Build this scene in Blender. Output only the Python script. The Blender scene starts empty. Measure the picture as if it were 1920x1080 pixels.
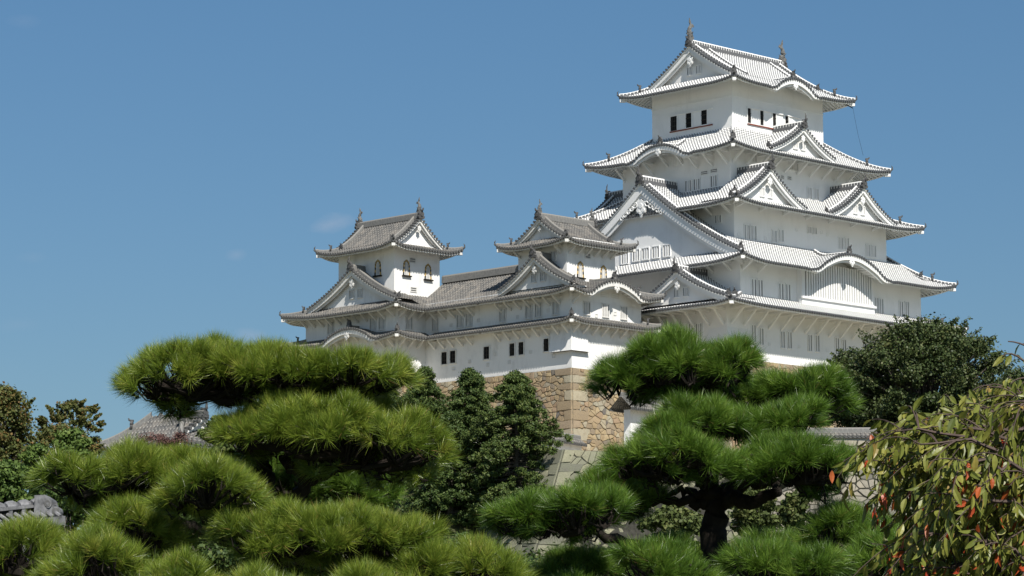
import bpy, math, random
import numpy as np
from mathutils import Matrix, Vector
R = math.radians
random.seed(7); rng = np.random.default_rng(7)
scene = bpy.context.scene
col = scene.collection

# ------------------------------------------------------------------ camera
# world frame: +X runs east along the keep's long face, +Y north, keep centred on the origin, z = 0 at eye height
F = 5500.0; PT = R(7.969); RL = R(0.151); TH = R(45.24)
CAM = np.array([-216.528, -186.567, 0.0])
RT = np.array([math.sin(TH), -math.cos(TH), 0.0])
FW = np.array([math.cos(TH), math.sin(TH), 0.0])
ZZ = np.array([0, 0, 1.0])
fw = FW * math.cos(PT) + ZZ * math.sin(PT); up = -FW * math.sin(PT) + ZZ * math.cos(PT)
rt2 = RT * math.cos(RL) - up * math.sin(RL); up2 = RT * math.sin(RL) + up * math.cos(RL)
cd = bpy.data.cameras.new('camera'); cam = bpy.data.objects.new('camera', cd); col.objects.link(cam)
cd.sensor_width = 36; cd.lens = 36 * F / 1920; cd.clip_start = 0.5; cd.clip_end = 20000
m = Matrix.Identity(4)
for i in range(3):
    m[i][0] = rt2[i]; m[i][1] = up2[i]; m[i][2] = -fw[i]; m[i][3] = CAM[i]
cam.matrix_world = m
scene.camera = cam

def ray(x, y):
    u = (x - 960) / F; w = (540 - y) / F
    r = fw + rt2 * u + up2 * w
    return r
def at(x, y, D):
    "point D metres ahead of the camera seen at photo position x, y"
    r = ray(x, y); return CAM + r * (D / (r @ FW))
def hit(x, y, ax, val):
    r = ray(x, y); return CAM + r * ((val - CAM[ax]) / r[ax])

# ------------------------------------------------------------------ sky, sun, exposure
SUN_AZ = 23.8   # degrees west of south
SUN_EL = 46.5
sd = np.array([-math.sin(R(SUN_AZ)) * math.cos(R(SUN_EL)), -math.cos(R(SUN_AZ)) * math.cos(R(SUN_EL)), math.sin(R(SUN_EL))])
w = bpy.data.worlds.new('World'); scene.world = w; w.use_nodes = True
nt = w.node_tree; nt.nodes.clear()
sky = nt.nodes.new('ShaderNodeTexSky'); sky.sky_type = 'NISHITA'; sky.sun_disc = False
sky.sun_elevation = R(SUN_EL); sky.sun_rotation = math.atan2(sd[0], sd[1])
sky.altitude = 0; sky.air_density = 1.0; sky.dust_density = 0.6; sky.ozone_density = 1.6
cloud = None
def wn(op, a, b=0.0, c=0.0):
    x = nt.nodes.new('ShaderNodeMath'); x.operation = op
    for i, v in enumerate((a, b, c)):
        if isinstance(v, bpy.types.NodeSocket): nt.links.new(v, x.inputs[i])
        else: x.inputs[i].default_value = v
    return x.outputs[0]
def wdot(v):
    x = nt.nodes.new('ShaderNodeVectorMath'); x.operation = 'DOT_PRODUCT'; nt.links.new(wtc.outputs['Generated'], x.inputs[0]); x.inputs[1].default_value = tuple(v); return x.outputs['Value']
wtc = nt.nodes.new('ShaderNodeTexCoord'); wno = nt.nodes.new('ShaderNodeTexNoise'); wmp = nt.nodes.new('ShaderNodeMapping'); wmp.inputs['Scale'].default_value = (1, 1, 2.2)
nt.links.new(wtc.outputs['Generated'], wmp.inputs[0]); nt.links.new(wmp.outputs[0], wno.inputs['Vector']); wno.inputs['Scale'].default_value = 90; wno.inputs['Detail'].default_value = 6; wno.inputs['Roughness'].default_value = 0.6
for (cx_, cy_, aw, ah, st, tl) in ((622, 420, 46, 17, 0.30, 0.22), (443, 478, 22, 12, 0.16, 0.2), (468, 628, 32, 14, 0.20, 0.0), (60, 482, 30, 12, 0.06, 0), (30, 610, 40, 14, 0.05, 0), (45, 40, 30, 12, 0.05, 0)):
    d0 = ray(cx_, cy_); d0 = d0 / np.linalg.norm(d0); U_ = rt2 * math.cos(tl) + up2 * math.sin(tl); V_ = up2 * math.cos(tl) - rt2 * math.sin(tl)
    xx = wn('DIVIDE', wn('SUBTRACT', wdot(U_), float(d0 @ U_)), aw / F); yy = wn('DIVIDE', wn('SUBTRACT', wdot(V_), float(d0 @ V_)), ah / F)
    rr_ = wn('SQRT', wn('ADD', wn('MULTIPLY', xx, xx), wn('MULTIPLY', yy, yy)))
    front = wn('GREATER_THAN', wdot(fw), 0.5)
    mk = wn('MULTIPLY', wn('MULTIPLY', wn('MAXIMUM', wn('SUBTRACT', 1.15, wn('ADD', rr_, wn('MULTIPLY', wn('SUBTRACT', wno.outputs[0], 0.5), 1.6))), 0.0), st), front)
    cloud = mk if cloud is None else wn('ADD', cloud, mk)
bg = nt.nodes.new('ShaderNodeBackground'); bg.inputs[1].default_value = 0.064
wo = nt.nodes.new('ShaderNodeOutputWorld')
tint = nt.nodes.new('ShaderNodeMix'); tint.data_type = 'RGBA'; tint.blend_type = 'MULTIPLY'; tint.inputs[0].default_value = 1.0
tcs = nt.nodes.new('ShaderNodeTexCoord'); sxyz = nt.nodes.new('ShaderNodeSeparateXYZ'); nt.links.new(tcs.outputs['Generated'], sxyz.inputs[0])
rmp = nt.nodes.new('ShaderNodeValToRGB'); nt.links.new(sxyz.outputs[2], rmp.inputs[0])
rmp.color_ramp.elements[0].position = 0.03; rmp.color_ramp.elements[0].color = (0.55, 0.68, 0.80, 1)
rmp.color_ramp.elements[1].position = 0.235; rmp.color_ramp.elements[1].color = (0.60, 0.85, 1.0, 1)
nt.links.new(rmp.outputs[0], tint.inputs[7]); nt.links.new(sky.outputs[0], tint.inputs[6]); 
cmx = nt.nodes.new('ShaderNodeMix'); cmx.data_type = 'RGBA'; nt.links.new(wn('MINIMUM', cloud, 0.45), cmx.inputs[0]); nt.links.new(tint.outputs[2], cmx.inputs[6]); cmx.inputs[7].default_value = (5.5, 6.1, 7.4, 1)
nt.links.new(cmx.outputs[2], bg.inputs[0]); nt.links.new(bg.outputs[0], wo.inputs[0])
sl = bpy.data.lights.new('sun', 'SUN'); sl.energy = 4.7; sl.angle = R(0.53); sl.color = (1.0, 0.95, 0.87)
so = bpy.data.objects.new('sun', sl); col.objects.link(so)
so.rotation_euler = Vector(-sd).to_track_quat('-Z', 'Y').to_euler()
scene.view_settings.view_transform = 'Standard'; scene.view_settings.look = 'None'
scene.view_settings.gamma = 1; scene.view_settings.exposure = 0.32
scene.view_settings.use_curve_mapping = False

# ------------------------------------------------------------------ materials
class NT:
    def __init__(s, name, rough=0.8, spec=0.2):
        s.m = bpy.data.materials.new(name); s.m.use_nodes = True; s.t = s.m.node_tree
        s.b = s.t.nodes['Principled BSDF']; s.b.inputs['Roughness'].default_value = rough
        s.b.inputs['Specular IOR Level'].default_value = spec
    def n(s, k, **kw):
        x = s.t.nodes.new(k)
        for a, b in kw.items(): setattr(x, a, b)
        return x
    def l(s, a, b): s.t.links.new(a, b)
    def val(s, inp, v):
        if hasattr(v, 'links') or isinstance(v, bpy.types.NodeSocket): s.l(v, inp)
        else: inp.default_value = v
    def math(s, op, a, b=0.0, c=0.0):
        x = s.n('ShaderNodeMath', operation=op); s.val(x.inputs[0], a); s.val(x.inputs[1], b); s.val(x.inputs[2], c)
        return x.outputs[0]
    def mix(s, f, a, b):
        x = s.n('ShaderNodeMix', data_type='RGBA'); s.val(x.inputs[0], f)
        for i, v in ((6, a), (7, b)):
            if isinstance(v, tuple): x.inputs[i].default_value = v + (1,)
            else: s.l(v, x.inputs[i])
        return x.outputs[2]
    def ramp(s, f, stops):
        x = s.n('ShaderNodeValToRGB'); s.l(f, x.inputs[0]); e = x.color_ramp.elements
        while len(e) < len(stops): e.new(0.5)
        for q, (p, c) in zip(e, stops): q.position = p; q.color = tuple(c) + (1,) if not isinstance(c, float) else (c, c, c, 1)
        return x.outputs[0]
    def noise(s, scale, detail=3, rough=0.55, coord='Object', out=0, stretch=None):
        tc = s.n('ShaderNodeTexCoord'); x = s.n('ShaderNodeTexNoise'); src = tc.outputs[coord]
        if stretch:
            mp = s.n('ShaderNodeMapping'); mp.inputs['Scale'].default_value = stretch; s.l(src, mp.inputs[0]); src = mp.outputs[0]
        s.l(src, x.inputs['Vector']); x.inputs['Scale'].default_value = scale
        x.inputs['Detail'].default_value = detail; x.inputs['Roughness'].default_value = rough
        return x.outputs[out]
    def uv(s):
        tc = s.n('ShaderNodeTexCoord'); x = s.n('ShaderNodeSeparateXYZ'); s.l(tc.outputs['UV'], x.inputs[0]); return x.outputs[0], x.outputs[1]
    def col(s, c):
        if isinstance(c, tuple): s.b.inputs['Base Color'].default_value = c + (1,)
        else: s.l(c, s.b.inputs['Base Color'])
        return s
    def bump(s, h, strength=0.3, dist=0.02):
        x = s.n('ShaderNodeBump'); x.inputs['Strength'].default_value = strength; x.inputs['Distance'].default_value = dist
        s.l(h, x.inputs['Height']); s.l(x.outputs[0], s.b.inputs['Normal']); return s

def plaster(name, base, dirt, amt):
    k = NT(name, 0.85, 0.15)
    n1 = k.noise(0.35, 5, 0.65); n2 = k.noise(1.3, 4, 0.7, stretch=(1, 1, 0.25))
    f = k.math('MULTIPLY', k.ramp(n1, [(0.45, 0.0), (0.75, 1.0)]), k.ramp(n2, [(0.4, 0.0), (0.7, 1.0)]))
    f = k.math('MULTIPLY', f, amt)
    k.col(k.mix(f, base, dirt)).bump(n2, 0.08, 0.02)
    return k.m
def tiles(name, white):
    k = NT(name, 0.75, 0.25)
    u, v = k.uv()
    fu = k.math('ABSOLUTE', k.math('SUBTRACT', k.math('FRACT', u), 0.5))
    roll = k.math('LESS_THAN', fu, 0.25)
    v2 = k.math('ADD', v, k.math('MULTIPLY', roll, 0.5))
    fv = k.math('FRACT', v2)
    n = k.noise(1.1, 4, 0.65); n3 = k.noise(9.0, 2, 0.5)
    if white:
        j1 = k.math('LESS_THAN', fv, 0.52); j2 = k.math('LESS_THAN', fv, 0.24)
        j = k.math('ADD', k.math('MULTIPLY', roll, j1), k.math('MULTIPLY', k.math('SUBTRACT', 1.0, roll), j2))
        wc = k.mix(k.ramp(n, [(0.4, 0.0), (0.75, 1.0)]), (0.80, 0.80, 0.78), (0.62, 0.62, 0.60))
        dc = k.mix(n3, (0.10, 0.105, 0.11), (0.19, 0.195, 0.205))
        k.col(k.mix(j, dc, wc))
    else:
        j = k.math('LESS_THAN', fv, 0.2)
        a = k.mix(k.ramp(n3, [(0.35, 0.0), (0.65, 1.0)]), (0.065, 0.066, 0.068), (0.135, 0.13, 0.12))
        a = k.mix(k.ramp(n, [(0.45, 0.0), (0.7, 1.0)]), a, (0.21, 0.19, 0.165))
        k.col(k.mix(k.math('MULTIPLY', j, 0.45), a, (0.40, 0.385, 0.35)))
    return k.m
def ridge_mat(name, white):
    k = NT(name, 0.75, 0.25)
    u, v = k.uv()
    fv = k.math('FRACT', v); fu = u
    n = k.noise(6.0, 3, 0.6)
    dark = k.mix(n, (0.07, 0.075, 0.08), (0.17, 0.17, 0.175)) if white else k.mix(n, (0.10, 0.10, 0.10), (0.26, 0.255, 0.24))
    light = (0.78, 0.78, 0.76) if white else (0.24, 0.23, 0.21)
    low = k.math('LESS_THAN', fu, 0.45)
    dash = k.math('MULTIPLY', k.math('MAXIMUM', k.math('GREATER_THAN', fv, 0.22 if white else 0.15), low), k.math('LESS_THAN', fu, 0.80))
    k.col(k.mix(dash, light, dark))
    return k.m
def plain(name, c, rough=0.8, var=0.25, scale=5.0, spec=0.2, metal=0.0):
    k = NT(name, rough, spec); n = k.noise(scale, 4, 0.6)
    c2 = tuple(x * (1 - var) for x in c); c1 = tuple(min(1, x * (1 + var)) for x in c)
    k.col(k.mix(k.ramp(n, [(0.3, 0.0), (0.7, 1.0)]), c2, c1)).bump(n, 0.15, 0.03)
    k.b.inputs['Metallic'].default_value = metal
    return k.m
M = {}
M['white'] = plaster('white_plaster', (0.84, 0.84, 0.825), (0.55, 0.545, 0.52), 0.5)
M['white2'] = plaster('weathered_plaster', (0.81, 0.805, 0.785), (0.36, 0.35, 0.33), 0.75)
M['trim'] = plain('white_trim', (0.82, 0.82, 0.805), 0.8, 0.03, 2.0)
M['trim2'] = plain('weathered_trim', (0.70, 0.69, 0.66), 0.8, 0.12, 2.0)
M['tile'] = tiles('white_jointed_tiles', True)
M['tile2'] = tiles('grey_tiles', False)
M['ridge'] = ridge_mat('white_jointed_ridge', True)
M['ridge2'] = ridge_mat('grey_ridge', False)
M['cap'] = plain('grey_tile_end', (0.085, 0.09, 0.095), 0.7, 0.35, 8.0)
M['cap2'] = plain('weathered_tile_end', (0.10, 0.10, 0.098), 0.7, 0.4, 8.0)
M['band'] = plain('tile_edge_band', (0.16, 0.16, 0.165), 0.8, 0.3, 4.0)
M['orn'] = plain('dark_ornament', (0.085, 0.085, 0.085), 0.7, 0.35, 6.0)
M['fish'] = plain('grey_fish_tile', (0.15, 0.15, 0.145), 0.7, 0.35, 6.0)
M['slot'] = plain('window_shade_grey', (0.24, 0.24, 0.235), 0.9, 0.1, 2.0)  # grey that paints in the shade inside white plastered openings
M['black'] = plain('black_shade_and_cable', (0.012, 0.012, 0.012), 0.9, 0.1, 2.0)  # black painted in for the dark of windows and tile gaps, plus cable
M['red'] = plain('red_brown_sill', (0.22, 0.06, 0.04), 0.7, 0.15, 3.0)
M['lacquer'] = plain('black_lacquer', (0.02, 0.018, 0.015), 0.5, 0.2, 3.0)
M['gold'] = plain('gilt_metal', (0.62, 0.42, 0.13), 0.45, 0.25, 6.0, 0.5, 0.5)
M['wood'] = plain('dark_timber', (0.05, 0.045, 0.04), 0.9, 0.3, 3.0)

# ------------------------------------------------------------------ mesh building
class MB:
    def __init__(s): s.V = []; s.F = []; s.U = []; s.n = 0
    def add(s, V, F, uv=None, m=0):
        V = np.asarray(V, float).reshape(-1, 3); F = np.asarray(F, np.int64)
        if len(F) == 0: return
        s.V.append(V); s.U.append(np.zeros((len(V), 2)) if uv is None else np.asarray(uv, float).reshape(-1, 2))
        s.F.append((F + s.n, m)); s.n += len(V)
    def grid(s, P, uv=None, m=0, flip=False):
        a, b = P.shape[:2]
        i = np.arange(a * b).reshape(a, b)
        f = np.stack([i[:-1, :-1], i[1:, :-1], i[1:, 1:], i[:-1, 1:]], -1).reshape(-1, 4)
        if flip: f = f[:, ::-1]
        s.add(P.reshape(-1, 3), f, None if uv is None else uv.reshape(-1, 2), m)
    def poly(s, pts, m=0):
        s.add(pts, [list(range(len(pts)))], None, m)
    def prism(s, pts, d, m=0):
        "polygon pts pushed along vector d"
        pts = np.asarray(pts, float); n = len(pts); q = pts + np.asarray(d)
        s.poly(pts, m); s.poly(q[::-1], m)
        for i in range(n):
            j = (i + 1) % n; s.add([pts[j], pts[i], q[i], q[j]], [[0, 1, 2, 3]], None, m)
    def obox(s, c, ax, m=0):
        "box: centre, three half-axis vectors"
        c = np.asarray(c, float); a, b, d = [np.asarray(v, float) for v in ax]
        P = [c + x * a + y * b + z * d for x, y, z in ((-1,-1,-1),(1,-1,-1),(1,1,-1),(-1,1,-1),(-1,-1,1),(1,-1,1),(1,1,1),(-1,1,1))]
        s.add(P, [[0,3,2,1],[4,5,6,7],[0,1,5,4],[1,2,6,5],[2,3,7,6],[3,0,4,7]], None, m)
    def box(s, x0, y0, z0, x1, y1, z1, m=0):
        s.obox([(x0+x1)/2, (y0+y1)/2, (z0+z1)/2], [[(x1-x0)/2,0,0],[0,(y1-y0)/2,0],[0,0,(z1-z0)/2]], m)
    def tube(s, P, r, k=8, m=0, cap=True):
        P = np.asarray(P, float); n = len(P); r = np.broadcast_to(r, n)
        T = np.gradient(P, axis=0); T /= np.linalg.norm(T, axis=1, keepdims=True) + 1e-9
        a = np.array([0.31, 0.17, 0.93]); A = np.cross(T, a); A /= np.linalg.norm(A, axis=1, keepdims=True) + 1e-9; B = np.cross(T, A)
        th = np.linspace(0, 2 * np.pi, k + 1)
        G = P[:, None] + r[:, None, None] * (np.cos(th)[None, :, None] * A[:, None] + np.sin(th)[None, :, None] * B[:, None])
        L = np.r_[0, np.cumsum(np.linalg.norm(np.diff(P, axis=0), axis=1))]
        uv = np.stack(np.broadcast_arrays(th[None] / 6.283, L[:, None]), -1)
        s.grid(G, uv, m)
        if cap: s.poly(G[0, :k], m); s.poly(G[-1, :k][::-1], m)
    def build(s, name, mats, parent=None, smooth=False, label=None):
        me = bpy.data.meshes.new(name)
        V = np.concatenate(s.V); U = np.concatenate(s.U)
        off = parent_origin(parent)
        me.vertices.add(len(V)); me.vertices.foreach_set('co', (V - off).astype(np.float32).ravel())
        loops = np.concatenate([f.ravel() for f, _ in s.F]); cnt = np.concatenate([np.full(len(f), f.shape[1]) for f, _ in s.F])
        mi = np.concatenate([np.full(len(f), q) for f, q in s.F])
        me.loops.add(len(loops)); me.loops.foreach_set('vertex_index', loops.astype(np.int32))
        st = np.r_[0, np.cumsum(cnt)[:-1]]
        me.polygons.add(len(cnt)); me.polygons.foreach_set('loop_start', st.astype(np.int32)); me.polygons.foreach_set('material_index', mi.astype(np.int32))
        me.polygons.foreach_set('use_smooth', np.full(len(cnt), bool(smooth)))
        uvl = me.uv_layers.new(name='UVMap'); uvl.data.foreach_set('uv', U[loops].astype(np.float32).ravel())
        me.update(calc_edges=True); me.validate(clean_customdata=False)
        for q in (mats if isinstance(mats, (list, tuple)) else [mats]): me.materials.append(M[q] if isinstance(q, str) else q)
        o = bpy.data.objects.new(name, me); col.objects.link(o)
        if parent is not None: o.parent = parent
        if label: o['label'] = label
        return o
def parent_origin(p):
    v = np.zeros(3)
    while p is not None: v = v + np.array(p.location); p = p.parent
    return v
def thing(name, label, cat, loc=(0, 0, 0), group=None):
    o = bpy.data.objects.new(name, None); col.objects.link(o); o.location = loc; o.empty_display_size = 0.5
    o['label'] = label; o['category'] = cat
    if group: o['group'] = group
    return o
def tag(o, label, cat, group=None, kind=None):
    o['label'] = label; o['category'] = cat
    if group: o['group'] = group
    if kind: o['kind'] = kind
    return o
def structure(o, label=None):
    o['kind'] = 'structure'
    if label: o['label'] = label
    return o

# ------------------------------------------------------------------ castle roofs
PITCH = 0.34
def v3(x, y, z): return np.array([x, y, z], float)
SIDES = {'S': ((0, 0), (1, 0), (0, 1)), 'W': ((0, 1), (0, -1), (1, 0)), 'N': ((1, 1), (-1, 0), (0, -1)), 'E': ((1, 0), (0, 1), (-1, 0))}
class Skirt:
    "hipped roof band from an eave rectangle E up to an inner rectangle I; h(w) is the rise w metres in"
    def __init__(s, z, E, I, h, Dref, lift=0.55, reach=4.5, karas=(), nohip='', absd=False):
        s.z, s.E, s.I, s.h, s.Dref, s.lift, s.reach, s.karas, s.nohip = z, E, I, h, Dref, lift, reach, karas, nohip; s.absd = absd
    def side(s, k):
        a, ud, wd = SIDES[k]; E, I = s.E, s.I
        A = np.array([E[0] if a[0] == 0 else E[2], E[1] if a[1] == 0 else E[3]], float)
        ins = {'S': I[1] - E[1], 'N': E[3] - I[3], 'W': I[0] - E[0], 'E': E[2] - I[2]}
        L = (E[2] - E[0]) if k in 'SN' else (E[3] - E[1])
        order = 'SENW'; i = order.index(k)
        right = order[(i + 1) % 4]; left = order[(i - 1) % 4]
        DL = 0 if left + k in s.nohip else ins[left]; DR = 0 if k + right in s.nohip else ins[right]
        return A, np.array(ud, float), np.array(wd, float), L, ins[k], DL, DR
    def zf(s, k, u, w):
        A, ud, wd, L, D, DL, DR = s.side(k)
        t = np.clip(w / D, 0, 1); base = s.h(t * s.Dref) if not s.absd else s.h(w)
        big = 1e6
        kl = (s.reach / max(D, 1.5))
        e = np.minimum(u / DL if DL > 0 else big, (L - u) / DR if DR > 0 else big)
        lf = s.lift * np.maximum(0, 1 - e / kl) ** 2.3 * (1 - t)
        if s.absd: lf = s.lift * np.maximum(0, 1 - np.minimum(u, L - u) / s.reach) ** 2.3 * np.clip(1 - w / 3.0, 0, 1)
        z = base + lf
        for (ks, c, amp, hw) in s.karas:
            if ks != k: continue
            x = (u - (c - (A[0] if k in 'SN' else 0)) * 1.0) if k == 'S' else (u - ((A[1] - c)))
            q = np.clip(np.abs(x) / hw, 0, 1)
            b01 = 0.5 * (1 + np.cos(np.pi * q ** 1.12))
            bell = amp * b01 - 0.22 * np.sin(np.pi * np.clip((q - 0.55) / 0.45, 0, 1)) * (q > 0.55)
            inside = q < 1
            b = bell + 0.02 * w - 0.12 * (1 - b01)
            sm = 0.5 * (base + b + np.sqrt((base - b) ** 2 + 0.012))
            fl = np.clip((0.999 - q) / 0.12, 0, 1)
            zk = sm + (lf)
            # near the eave the bell also dips below the plain eave line
            zk = zk + np.where(bell < 0, bell, 0) * np.clip(1 - w / 1.2, 0, 1)
            z = np.where(inside, z * (1 - fl) + zk * fl, z)
        return s.z + z
    def wmax(s, k, u):
        A, ud, wd, L, D, DL, DR = s.side(k)
        w = np.full_like(u, D)
        if s.absd:
            if DL > 0: w = np.where(u < DL, np.minimum(w, u), w)
            if DR > 0: w = np.where(L - u < DR, np.minimum(w, L - u), w)
            return np.maximum(w, 0)
        if DL > 0: w = np.minimum(w, u / DL * D)
        if DR > 0: w = np.minimum(w, (L - u) / DR * D)
        return np.maximum(w, 0)
    def P(s, k, u, w, dz=0):
        A, ud, wd, L, D, DL, DR = s.side(k)
        z = s.zf(k, u, w) + dz
        xy = A[None] + u[..., None] * ud + w[..., None] * wd if u.ndim == 1 else A + u[..., None] * ud + w[..., None] * wd
        return np.concatenate([xy, z[..., None]], -1)
    def build(s, parent, sides='SWNE', ov=None, white=True, detail='SW', brackets=None, rafters=True):
        sfx = '' if white else '2'
        T = MB(); C = MB(); S_ = MB()
        for k in sides:
            A, ud, wd, L, D, DL, DR = s.side(k)
            nc = int(round(L / PITCH)); p = L / nc
            uo = (np.arange(nc)[:, None] + 0.5 + np.array([-0.5, -0.25, -0.13, 0.13, 0.25])[None]).ravel() * p
            ho = np.tile([0, 0, 0.06, 0.06, 0.0], nc)
            uo = np.r_[uo, L]; ho = np.r_[ho, 0]
            uo = np.clip(uo, 1e-3, L - 1e-3)
            wm = s.wmax(k, uo); nr = max(4, int(D / 0.55))
            w_ = wm[:, None] * np.linspace(0, 1, nr + 1)[None]
            u_ = np.broadcast_to(uo[:, None], w_.shape)
            P = s.P(k, u_, w_); P[..., 2] += ho[:, None]
            uv = np.stack([u_ / p, w_ * 1.15 / 0.38], -1)
            T.grid(P, uv, 0, flip=True)
            # eave: dark round tile ends, pale band, fascia, rafters
            if k in detail or True:
                uc = (np.arange(nc) + 0.5) * p; c0 = s.P(k, uc, np.zeros(nc))
                out = -np.array([wd[0], wd[1], 0]); ud3 = np.array([ud[0], ud[1], 0])
                th = np.linspace(0, 2 * np.pi, 7)[:-1]
                ring = np.cos(th)[:, None] * ud3 * 0.125 + np.sin(th)[:, None] * ZZ * 0.15
                a = c0[:, None] + ring[None] - ZZ * 0.03 + out * 0.12; b = c0[:, None] + ring[None] - ZZ * 0.03 - out * 0.05
                V = np.concatenate([a, b], 1).reshape(-1, 3); i0 = (np.arange(nc) * 12)[:, None]
                C.add(V, (i0 + np.arange(6)[None])); 
                q = []
                for j in range(6):
                    jj = (j + 1) % 6; q.append(np.stack([i0[:, 0] + j, i0[:, 0] + 6 + j, i0[:, 0] + 6 + jj, i0[:, 0] + jj], -1))
                C.F.append((np.concatenate(q) + (C.n - len(V)), 0))
                us = np.linspace(0, L, nc + 1)
                g = np.stack([s.P(k, us, np.full_like(us, 0.0), -0.005), s.P(k, us, np.full_like(us, 0.0), -0.12)], 0) 
                C.grid(g, None, 1)
            if ov and rafters:
                o = ov[k] if isinstance(ov, dict) else ov
                us = np.linspace(0.1, L - 0.1, nc * 1 + 1)
                def gp(w0, dz):
                    wv = np.minimum(np.full_like(us, w0), s.wmax(k, us)); return s.P(k, us, wv, dz)
                S_.grid(np.stack([gp(0.02, -0.1), gp(0.10, -0.14), gp(0.10, -0.31), gp(0.30, -0.33)], 0), None, 0)
                # rafters as a square wave
                rp = 0.42; nr2 = int(L / rp); pr = L / nr2
                uu = (np.arange(nr2)[:, None] + np.array([0.0, 0.28, 0.281, 0.719, 0.72])[None]).ravel() * pr
                hh = np.tile([0.0, 0.0, -0.16, -0.16, 0.0], nr2)
                uu = np.r_[uu, L]; hh = np.r_[hh, 0]; uu = np.clip(uu, 0.02, L - 0.02)
                fr = np.linspace(0, 1, 4)
                wv = np.minimum(0.28 + fr[None] * (o - 0.2), np.maximum(s.wmax(k, uu)[:, None] - 0.02, 0.0))
                PP = s.P(k, np.broadcast_to(uu[:, None], wv.shape), wv, -0.22); PP[..., 2] += hh[:, None]
                S_.grid(PP, None, 0)
                # rafter end faces
                S_.grid(np.stack([PP[:, 0], s.P(k, uu, np.minimum(0.28, s.wmax(k, uu)), -0.18)], 0), None, 0)
        roof = T.build('roof', ['tile' + sfx], parent, smooth=False)
        C.build('eave_tiles', ['cap' + sfx, 'band'], roof)
        if S_.V: S_.build('eave_rafters', ['trim' + sfx], roof)
        # hip ridges
        for k in sides:
            A, ud, wd, L, D, DL, DR = s.side(k)
            if DL <= 0: continue
            order = 'SENW'; left = order[(order.index(k) - 1) % 4]
            if left not in sides: continue
            t = np.linspace(0.0, 1, 14)
            if s.absd: t = np.linspace(0, 1, 14) * min(DL, D) ; P = s.P(k, t * 0.999, t)
            else: P = s.P(k, t * DL, t * D)
            ridge_bar(roof, P, 0.30, 0.30, white)
            d = P[0] - P[3]; d[2] = 0; d /= np.linalg.norm(d)
            t1 = min(0.62, 2.3 / np.hypot(DL, D))
            oni(roof, (s.P(k, np.array([1.6]), np.array([1.6]))[0] if s.absd else s.P(k, np.array([t1 * DL]), np.array([t1 * D]))[0]) + ZZ * 0.28, d, 0.62 if white else 0.5)
            spike(roof, P[0] + ZZ * 0.1 + d * 0.05, d, 0.42)
            cb = MB(); cb.obox(P[0] - d * 0.35 - ZZ * 0.42, [d * 0.3, np.cross(d, ZZ) * 0.17, ZZ * 0.13]); cb.build('corner_beam_end', ['trim' + sfx], roof)
        if brackets:
            for k, (step, start, drop, reach, u0, u1) in brackets.items():
                A, ud, wd, L, D, DL, DR = s.side(k); o = ov[k] if isinstance(ov, dict) else ov
                us = np.arange(o + start, L - o - 0.3, step)
                proto = None
                for u in us:
                    if u < u0 or u > L - u1: continue
                    zt = s.zf(k, np.array([u]), np.array([o - reach]))[0] - 0.4
                    zw = s.zf(k, np.array([u]), np.array([o]))[0] - 0.35
                    base = np.array([*(A + u * ud + o * wd), 0.0])
                    if proto is None:
                        b = MB(); w3 = np.array([wd[0], wd[1], 0]); u3 = np.array([ud[0], ud[1], 0])
                        # strut from wall to eave plus a lying arm
                        a0 = np.array([0, 0, 0]) - ZZ * drop; a1 = -w3 * reach * (0.58 if reach > 2 else 0.95) + ZZ * 0.02
                        dd = a1 - a0; ln = np.linalg.norm(dd); dd /= ln; nn = np.cross(u3, dd)
                        b.obox((a0 + a1) / 2, [dd * ln / 2, u3 * 0.09, nn * 0.10])
                        b.obox(-w3 * (reach / 2 - 0.05) + ZZ * 0.05, [w3 * (reach / 2 + 0.05), u3 * 0.12, ZZ * 0.1])
                        proto = b.build('eave_bracket', ['trim' + sfx], None); o1 = proto
                    else:
                        o1 = proto.copy(); col.objects.link(o1)
                    o1.parent = roof; o1.location = Vector(base + ZZ * min(zt, zw)) - Vector(parent_origin(roof))
        return roof

def ridge_bar(parent, P, wd, ht, white, name='ridge_tiles', dash=0.36):
    P = np.asarray(P, float); n = len(P)
    T = np.gradient(P, axis=0); T /= np.linalg.norm(T, axis=1, keepdims=True)
    Sd = np.cross(T, ZZ); Sd /= np.linalg.norm(Sd, axis=1, keepdims=True)
    prof = np.array([(-1, -0.5), (-0.85, 0.7), (-0.8, 0.72), (-0.38, 1.0), (0.38, 1.0), (0.8, 0.72), (0.85, 0.7), (1, -0.5)])
    uu = np.array([0.0, 0.70, 0.76, 1.0, 1.0, 0.76, 0.70, 0.0])
    L = np.r_[0, np.cumsum(np.linalg.norm(np.diff(P, axis=0), axis=1))]
    G = P[:, None] + Sd[:, None] * (prof[:, 0] * wd / 2)[None, :, None] + ZZ * (prof[:, 1] * ht)[None, :, None]
    uv = np.stack(np.broadcast_arrays(uu[None], (L / dash)[:, None]), -1)
    b = MB(); b.grid(G, uv); b.poly(G[0][::-1]); b.poly(G[-1])
    return b.build(name, ['ridge' if white else 'ridge2'], parent)

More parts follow.
